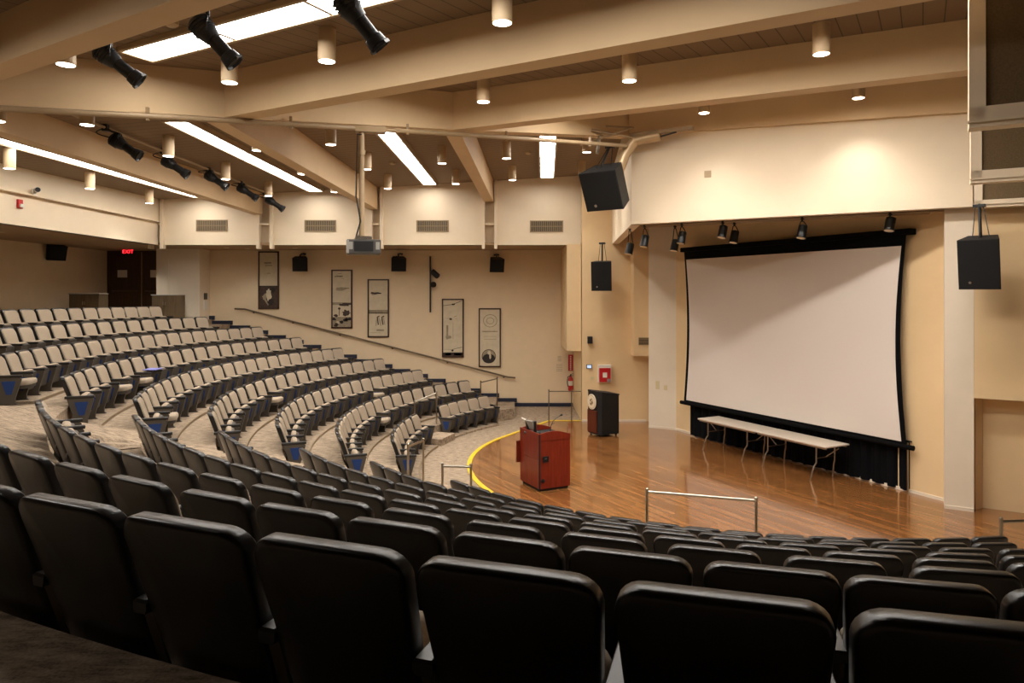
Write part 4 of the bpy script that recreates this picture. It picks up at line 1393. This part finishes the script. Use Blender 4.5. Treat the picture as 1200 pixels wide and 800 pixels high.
# AED style red box, panels, extinguisher, signs on the stage wall
Yw = 21.7
p, q = at(700.5, 427, Yw), at(715.5, 447.5, Yw)
t = empty('alarm_cabinet', (p.x, Yw, q.z), 0, 'red box in a white cabinet on the cream wall above the black lectern', 'cabinet')
W_, Hh = q.x - p.x, p.z - q.z
mb = MB(); mb.box(0, W_, -.16, 0, 0, Hh, .01); mb.build('housing', M['white'], t)
mb = MB(); mb.box(.025, W_ - .025, -.19, -.155, .02, Hh - .09, .008); mb.build('red_cover', M['red'], t)
mb = MB(); mb.box(W_ * .33, W_ * .66, -.196, -.185, Hh * .30, Hh * .58); mb.build('notice', M['paper'], t)
mb = MB(); mb.box(W_ * .66, W_ * .9, -.198, -.185, .03, .12); mb.build('latch', M['proj_l'], t)
p = at(691, 398, Yw); mb = MB(); mb.box(-.075, .075, -.16, 0, -.11, .11, .012); t = tag(mb.build('wall_sensor', M['black']), 'small black box speaker above the touch panel on the cream wall', 'speaker'); t.location = (p.x, Yw, p.z)
p = at(690.3, 429.3, Yw); t = empty('touch_panel', (p.x, Yw, p.z), 0, 'small lit touch panel left of the red box', 'control panel')
mb = MB(); mb.box(-.085, .085, -.03, 0, -.065, .065, .006); mb.build('bezel', M['projector'], t)
mb = MB(); mb.box(-.062, .062, -.034, -.029, -.045, .045); mb.build('display', M['lcd'], t)
p = at(694, 443, Yw); mb = MB(); mb.box(-.06, .06, -.012, 0, -.05, .05, .003); t = tag(mb.build('wall_plate', M['cream_plate']), 'cream wall plate below the touch panel', 'wall plate'); t.location = (p.x, Yw, p.z)
p = at(668.5, 447, 24.6)
t = empty('fire_extinguisher', (p.x, 24.52, p.z), 0, 'red fire extinguisher hanging in the recess under the red sign', 'fire extinguisher')
mb = MB(); mb.lathe((0, 0, -.30), (0, 0, 1), [(0, .07), (.02, .085), (.40, .085), (.47, .05), (.50, .03)], 16); mb.build('cylinder', M['red'], t, True)
mb = MB(); mb.tube([(0, 0, .2), (0, 0, .26)], .025, 8); mb.tube([(-.02, 0, .25), (.09, -.02, .29)], .012, 6); mb.tube([(-.02, 0, .22), (.09, -.02, .22)], .012, 6); mb.build('valve_handle', M['black'], t)
mb = MB(); mb.tube([(.02, -.03, .23), (-.1, -.04, .18), (-.12, -.04, 0), (-.10, -.05, -.15)], .014, 6); mb.build('hose', M['black'], t, True)
mb = MB(); mb.lathe((0, 0, -.12), (0, 0, 1), [(0, .0865), (.16, .0865)], 16); mb.build('label', M['paper'], t, True)
p, q = at(666, 415.5, 24.65), at(671.5, 434.5, 24.65)
t = empty('extinguisher_sign', (p.x, 24.69, q.z), 0, 'narrow red vertical sign above the fire extinguisher', 'sign')
mb = MB(); mb.box(0, q.x - p.x, -.012, 0, 0, p.z - q.z); mb.build('plate', M['red'], t)
mb = MB(); wq = q.x - p.x; hq = p.z - q.z
for i in range(9): mb.box(wq * .36, wq * .64, -.015, -.011, hq * (.06 + .1 * i), hq * (.06 + .1 * i) + .03)
mb.build('lettering', M['paper'], t)
for i, (a, b, c_, e, lab) in enumerate([(653, 658.5, 416, 424, 'upper faint wall notice beside the doorway recess'), (651, 660, 425, 436, 'lower faint wall notice beside the doorway recess')]):
    p, q = at(a, c_, 24.68), at(b, e, 24.68); wq = q.x - p.x; hq = p.z - q.z
    t = empty('wall_notice', (p.x, 24.695, q.z), 0, lab, 'sign', 'faint notices')
    mb = MB(); mb.box(0, wq, -.008, 0, 0, hq); mb.build('plate', M['wall'], t)
    mb = MB()
    for j in range(5): mb.box(wq * .1, wq * .9, -.010, -.007, hq * (.12 + .17 * j), hq * (.12 + .17 * j) + .012)
    mb.build('lettering', M['vent'], t)
p = at(660.5, 393, 24.6); mb = MB(); mb.box(-.05, .07, -.13, 0, -.09, .09, .02); mb.lathe((.0, -.06, -.1), (0, 0, -1), [(0, .05), (.06, .035)], 12)
t = tag(mb.build('wall_camera', M['white']), 'small white sensor on the far wall edge beside the bulkhead', 'sensor'); t.location = (p.x, 24.69, p.z)
# plates on the left column
for px, py, lab, hh in ((770.5, 451, 'tall cream switch plate on the column left of the screen', .12), (780, 454, 'short cream outlet plate on the column left of the screen', .07)):
    m_ = (px - 600) / F; A = Vector((3.98, 20.7)); D = Vector((.71, -.40)); u = (m_ * A.y - A.x) / (D.x - m_ * D.y); pt = A + D * u
    mb = MB(); mb.box(-.05, .05, -.014, 0, -hh, hh, .003); t = tag(mb.build('wall_plate', M['cream_plate']), lab, 'wall plate'); t.location = (pt.x, pt.y, H - (py - Y0) / F * pt.y); t.rotation_euler = (0, 0, math.atan2(D.y, D.x))
# vent in the left box
p, q = at(748.5, 395.5, 21.15), at(762, 404, 21.15)
t = empty('air_vent', (p.x, 21.15, q.z), 0, 'small brown vent low on the box left of the screen column', 'vent', 'air vents')
mb = MB(); mb.box(0, q.x - p.x, -.015, 0, 0, p.z - q.z); mb.build('backing', M['ventd'], t)
mb = MB()
for i in range(6): mb.box(0, q.x - p.x, -.02, -.01, (p.z - q.z) * (i + .3) / 6, (p.z - q.z) * (i + .7) / 6)
mb.build('slat', M['vent'], t)
# small plates on the fascia
for px, py, s_, lab in ((829.5, 204, .07, 'small grey square plate on the stage fascia, nearer the loudspeaker'), (923.5, 211, .05, 'faint small plate with screws on the middle of the stage fascia')):
    m_ = (px - 600) / F; u = (m_ * pa.y - pa.x) / (fd.x - m_ * fd.y); pt = pa + fd * u
    mb = MB(); mb.box(-s_, s_, -.01, 0, -s_, s_, .003); t = tag(mb.build('wall_plate', M['frame_l'] if s_ > .06 else M['fascia']), lab, 'wall plate'); t.location = (pt.x, pt.y, H - (py - Y0) / F * pt.y); t.rotation_euler = (0, 0, math.atan2(fd.y, fd.x))

# doors, exit sign, cabinets
t = empty('door_1', (-14.25, 25.18, STEP * 9), 0); struct(t)
dw = 1.14
for i in range(2):
    x0 = .02 + i * (dw + .02)
    mb = MB(); mb.box(x0, x0 + dw, -.05, 0, 0, 2.36); lf = mb.build('door_leaf', M['door'], t)
    mb = MB(); mb.box(x0 + dw * .25, x0 + dw * .55, -.056, -.05, 1.46, 1.72); mb.build('notice', M['paper'], lf)
    mb = MB(); mb.tube([(x0 + .12, -.1, .98), (x0 + dw - .12, -.1, .98)], .025, 8)
    for xx in (x0 + .14, x0 + dw - .14): mb.tube([(xx, -.1, .98), (xx, -.05, .98)], .02, 6)
    mb.build('push_bar', M['rail_d'], lf)
mb = MB(); mb.box(dw + .005, dw + .035, -.07, -.01, 0, 2.36); mb.build('centre_post', M['vent'], t)
mb = MB(); mb.box(-.05, .02, -.08, .02, 0, 2.40); mb.box(2 * dw + .04, 2 * dw + .11, -.08, .02, 0, 2.40); mb.box(-.05, 2 * dw + .11, -.08, .02, 2.36, 2.40); mb.build('door_frame', M['door'], t)
c = at(150.5, 295, 24.2)
t = empty('exit_sign', c, 0, 'glowing red EXIT sign hanging above the brown double doors', 'sign')
mb = MB(); mb.box(-.17, .17, -.03, .03, -.09, .09, .006); mb.build('housing', M['black'], t)
mb = MB(); mb.box(-.2, .2, -.035, .035, .085, .11); mb.tube([(0, 0, .1), (0, 0, ZS - c.z)], .02, 8); mb.build('canopy', M['steel'], t)
tc = bpy.data.curves.new('exit_text', 'FONT'); tc.body = 'EXIT'; tc.size = .17; tc.align_x = 'CENTER'; tc.align_y = 'CENTER'; tc.extrude = .004; tc.space_character = 1.1
to = bpy.data.objects.new('exit_text', tc); C.objects.link(to)
bpy.context.view_layer.update()
me = bpy.data.meshes.new_from_object(to.evaluated_get(bpy.context.evaluated_depsgraph_get()))
bpy.data.objects.remove(to)
me.materials.clear(); me.materials.append(M['exit'])
o = bpy.data.objects.new('lettering', me); C.objects.link(o); o.parent = t; o.location = (0, -.036, 0); o.rotation_euler = (PI / 2, 0, 0); o['label'] = 'red glowing letters'


def cabinet(x0, x1, ytop, Y, D_, label, zf):
    p, q = at(x0, ytop, Y), at(x1, ytop, Y)
    t = empty('low_cabinet', (p.x, Y, zf), 0, label, 'cabinet')
    W_ = q.x - p.x; h = p.z - zf
    mb = MB(); mb.box(0, W_, 0, D_, .06, h - .03); mb.build('carcass', M['cab'], t)
    mb = MB(); mb.box(-.02, W_ + .02, -.03, D_, h - .03, h, .006); mb.build('top', M['cab_top'], t)
    for i in range(2):
        mb = MB(); mb.box(W_ * i / 2 + .012, W_ * (i + 1) / 2 - .012, -.018, 0, .08, h - .06); d_ = mb.build('door', M['cab'], t)
        mb = MB(); mb.box(W_ / 2 - .04 if i == 0 else W_ / 2 + .02, W_ / 2 - .02 if i == 0 else W_ / 2 + .04, -.03, -.018, h * .6, h * .6 + .1); mb.build('handle', M['steel'], d_)
    mb = MB(); mb.box(.03, W_ - .03, .03, D_ - .03, 0, .06); mb.build('plinth', M['black'], t)
    return t


cabinet(178, 207.5, 345, 23.0, .55, 'brown counter with grey top right of the exit doors', STEP * 9)
cabinet(81, 116, 343.5, 22.2, .5, 'dim brown low cabinet against the left wall beside the doors', STEP * 9)
p = at(245.5, 353, 24.0)
t = empty('thermostat', (-10.49, 24.3, p.z), 0, 'narrow white wall panel with dark top on the pier beside the far wall', 'wall panel')
mb = MB(); mb.box(0, .03, -.12, .12, -.30, .02, .004); mb.build('panel', M['white'], t)
mb = MB(); mb.box(0, .035, -.10, .10, .06, .28, .004); mb.build('dark_unit', M['projector'], t)

# left fascia: camera and strobe
p = at(36, 223.5, 17.5)
t = empty('wall_camera', (-10.92, 16.2, H + 2.36), 0, 'small white camera on the upper left fascia', 'camera')
mb = MB(); mb.box(0, .05, -.05, .05, -.1, .05); mb.tube([(.05, 0, -.05), (.12, 0, .0)], .015, 6); mb.build('mount', M['white'], t)
mb = MB(); mb.lathe((.08, 0.02, .03), (.6, -.75, -.1), [(0, .06), (.18, .06)], 12); mb.build('body', M['white'], t, True)
mb = MB(); mb.lathe(Vector((.08, .02, .03)) + Vector((.6, -.75, -.1)).normalized() * .18, (.6, -.75, -.1), [(0, .055), (.006, .05)], 12); mb.build('lens', M['black'], t)
t = empty('alarm_strobe', (-11.0, 15.85, H + 2.02), 0, 'small red and white fire strobe under the camera on the left fascia', 'alarm')
mb = MB(); mb.box(0, .05, -.07, .07, -.1, .1, .008); mb.build('base', M['red'], t)
mb = MB(); mb.box(.05, .09, -.05, .05, -.08, .0, .01); mb.build('flash', M['white'], t)

# recessed soffit lights
for i, (X, Y, lab) in enumerate([(-9.4, 23.4, 'small recessed soffit light above the pier'), (-8.9, 23.9, 'small recessed soffit light left of the first framed print'), (-7.2, 23.6, 'small recessed soffit light above the first framed print'),
                                 (-11.9, 23.2, 'small recessed soffit light right of the exit sign'), (-12.6, 17.5, 'small recessed soffit light over the left rear seats')]):
    mb = MB(); mb.lathe((0, 0, -.012), (0, 0, 1), [(0, .07), (.012, .09)], 16)
    o = tag(mb.build('recessed_downlight', M['cream_plate']), lab, 'ceiling light', 'recessed soffit lights'); o.location = (X, Y, ZS)

# ------------------------------------------------------------------ stage and entry lamps
for X, Y, pw in ((-12.4, 22.8, 60), (-9.0, 23.4, 30)):
    spot('entry_beam', (X, Y, ZS - .03), (X, Y + .25, 2), pw, 110, .7)
# world: dim warm spill
wd = bpy.data.worlds.new('world'); bpy.context.scene.world = wd; wd.use_nodes = True
wd.node_tree.nodes['Background'].inputs['Color'].default_value = (1, .85, .65, 1)
wd.node_tree.nodes['Background'].inputs['Strength'].default_value = .02
sc = bpy.context.scene
sc.view_settings.view_transform = 'Standard'
try: sc.view_settings.look = 'None'
except Exception: pass
sc.view_settings.exposure = 0.15
sc.view_settings.gamma = 1.0
sc.view_settings.use_curve_mapping = False
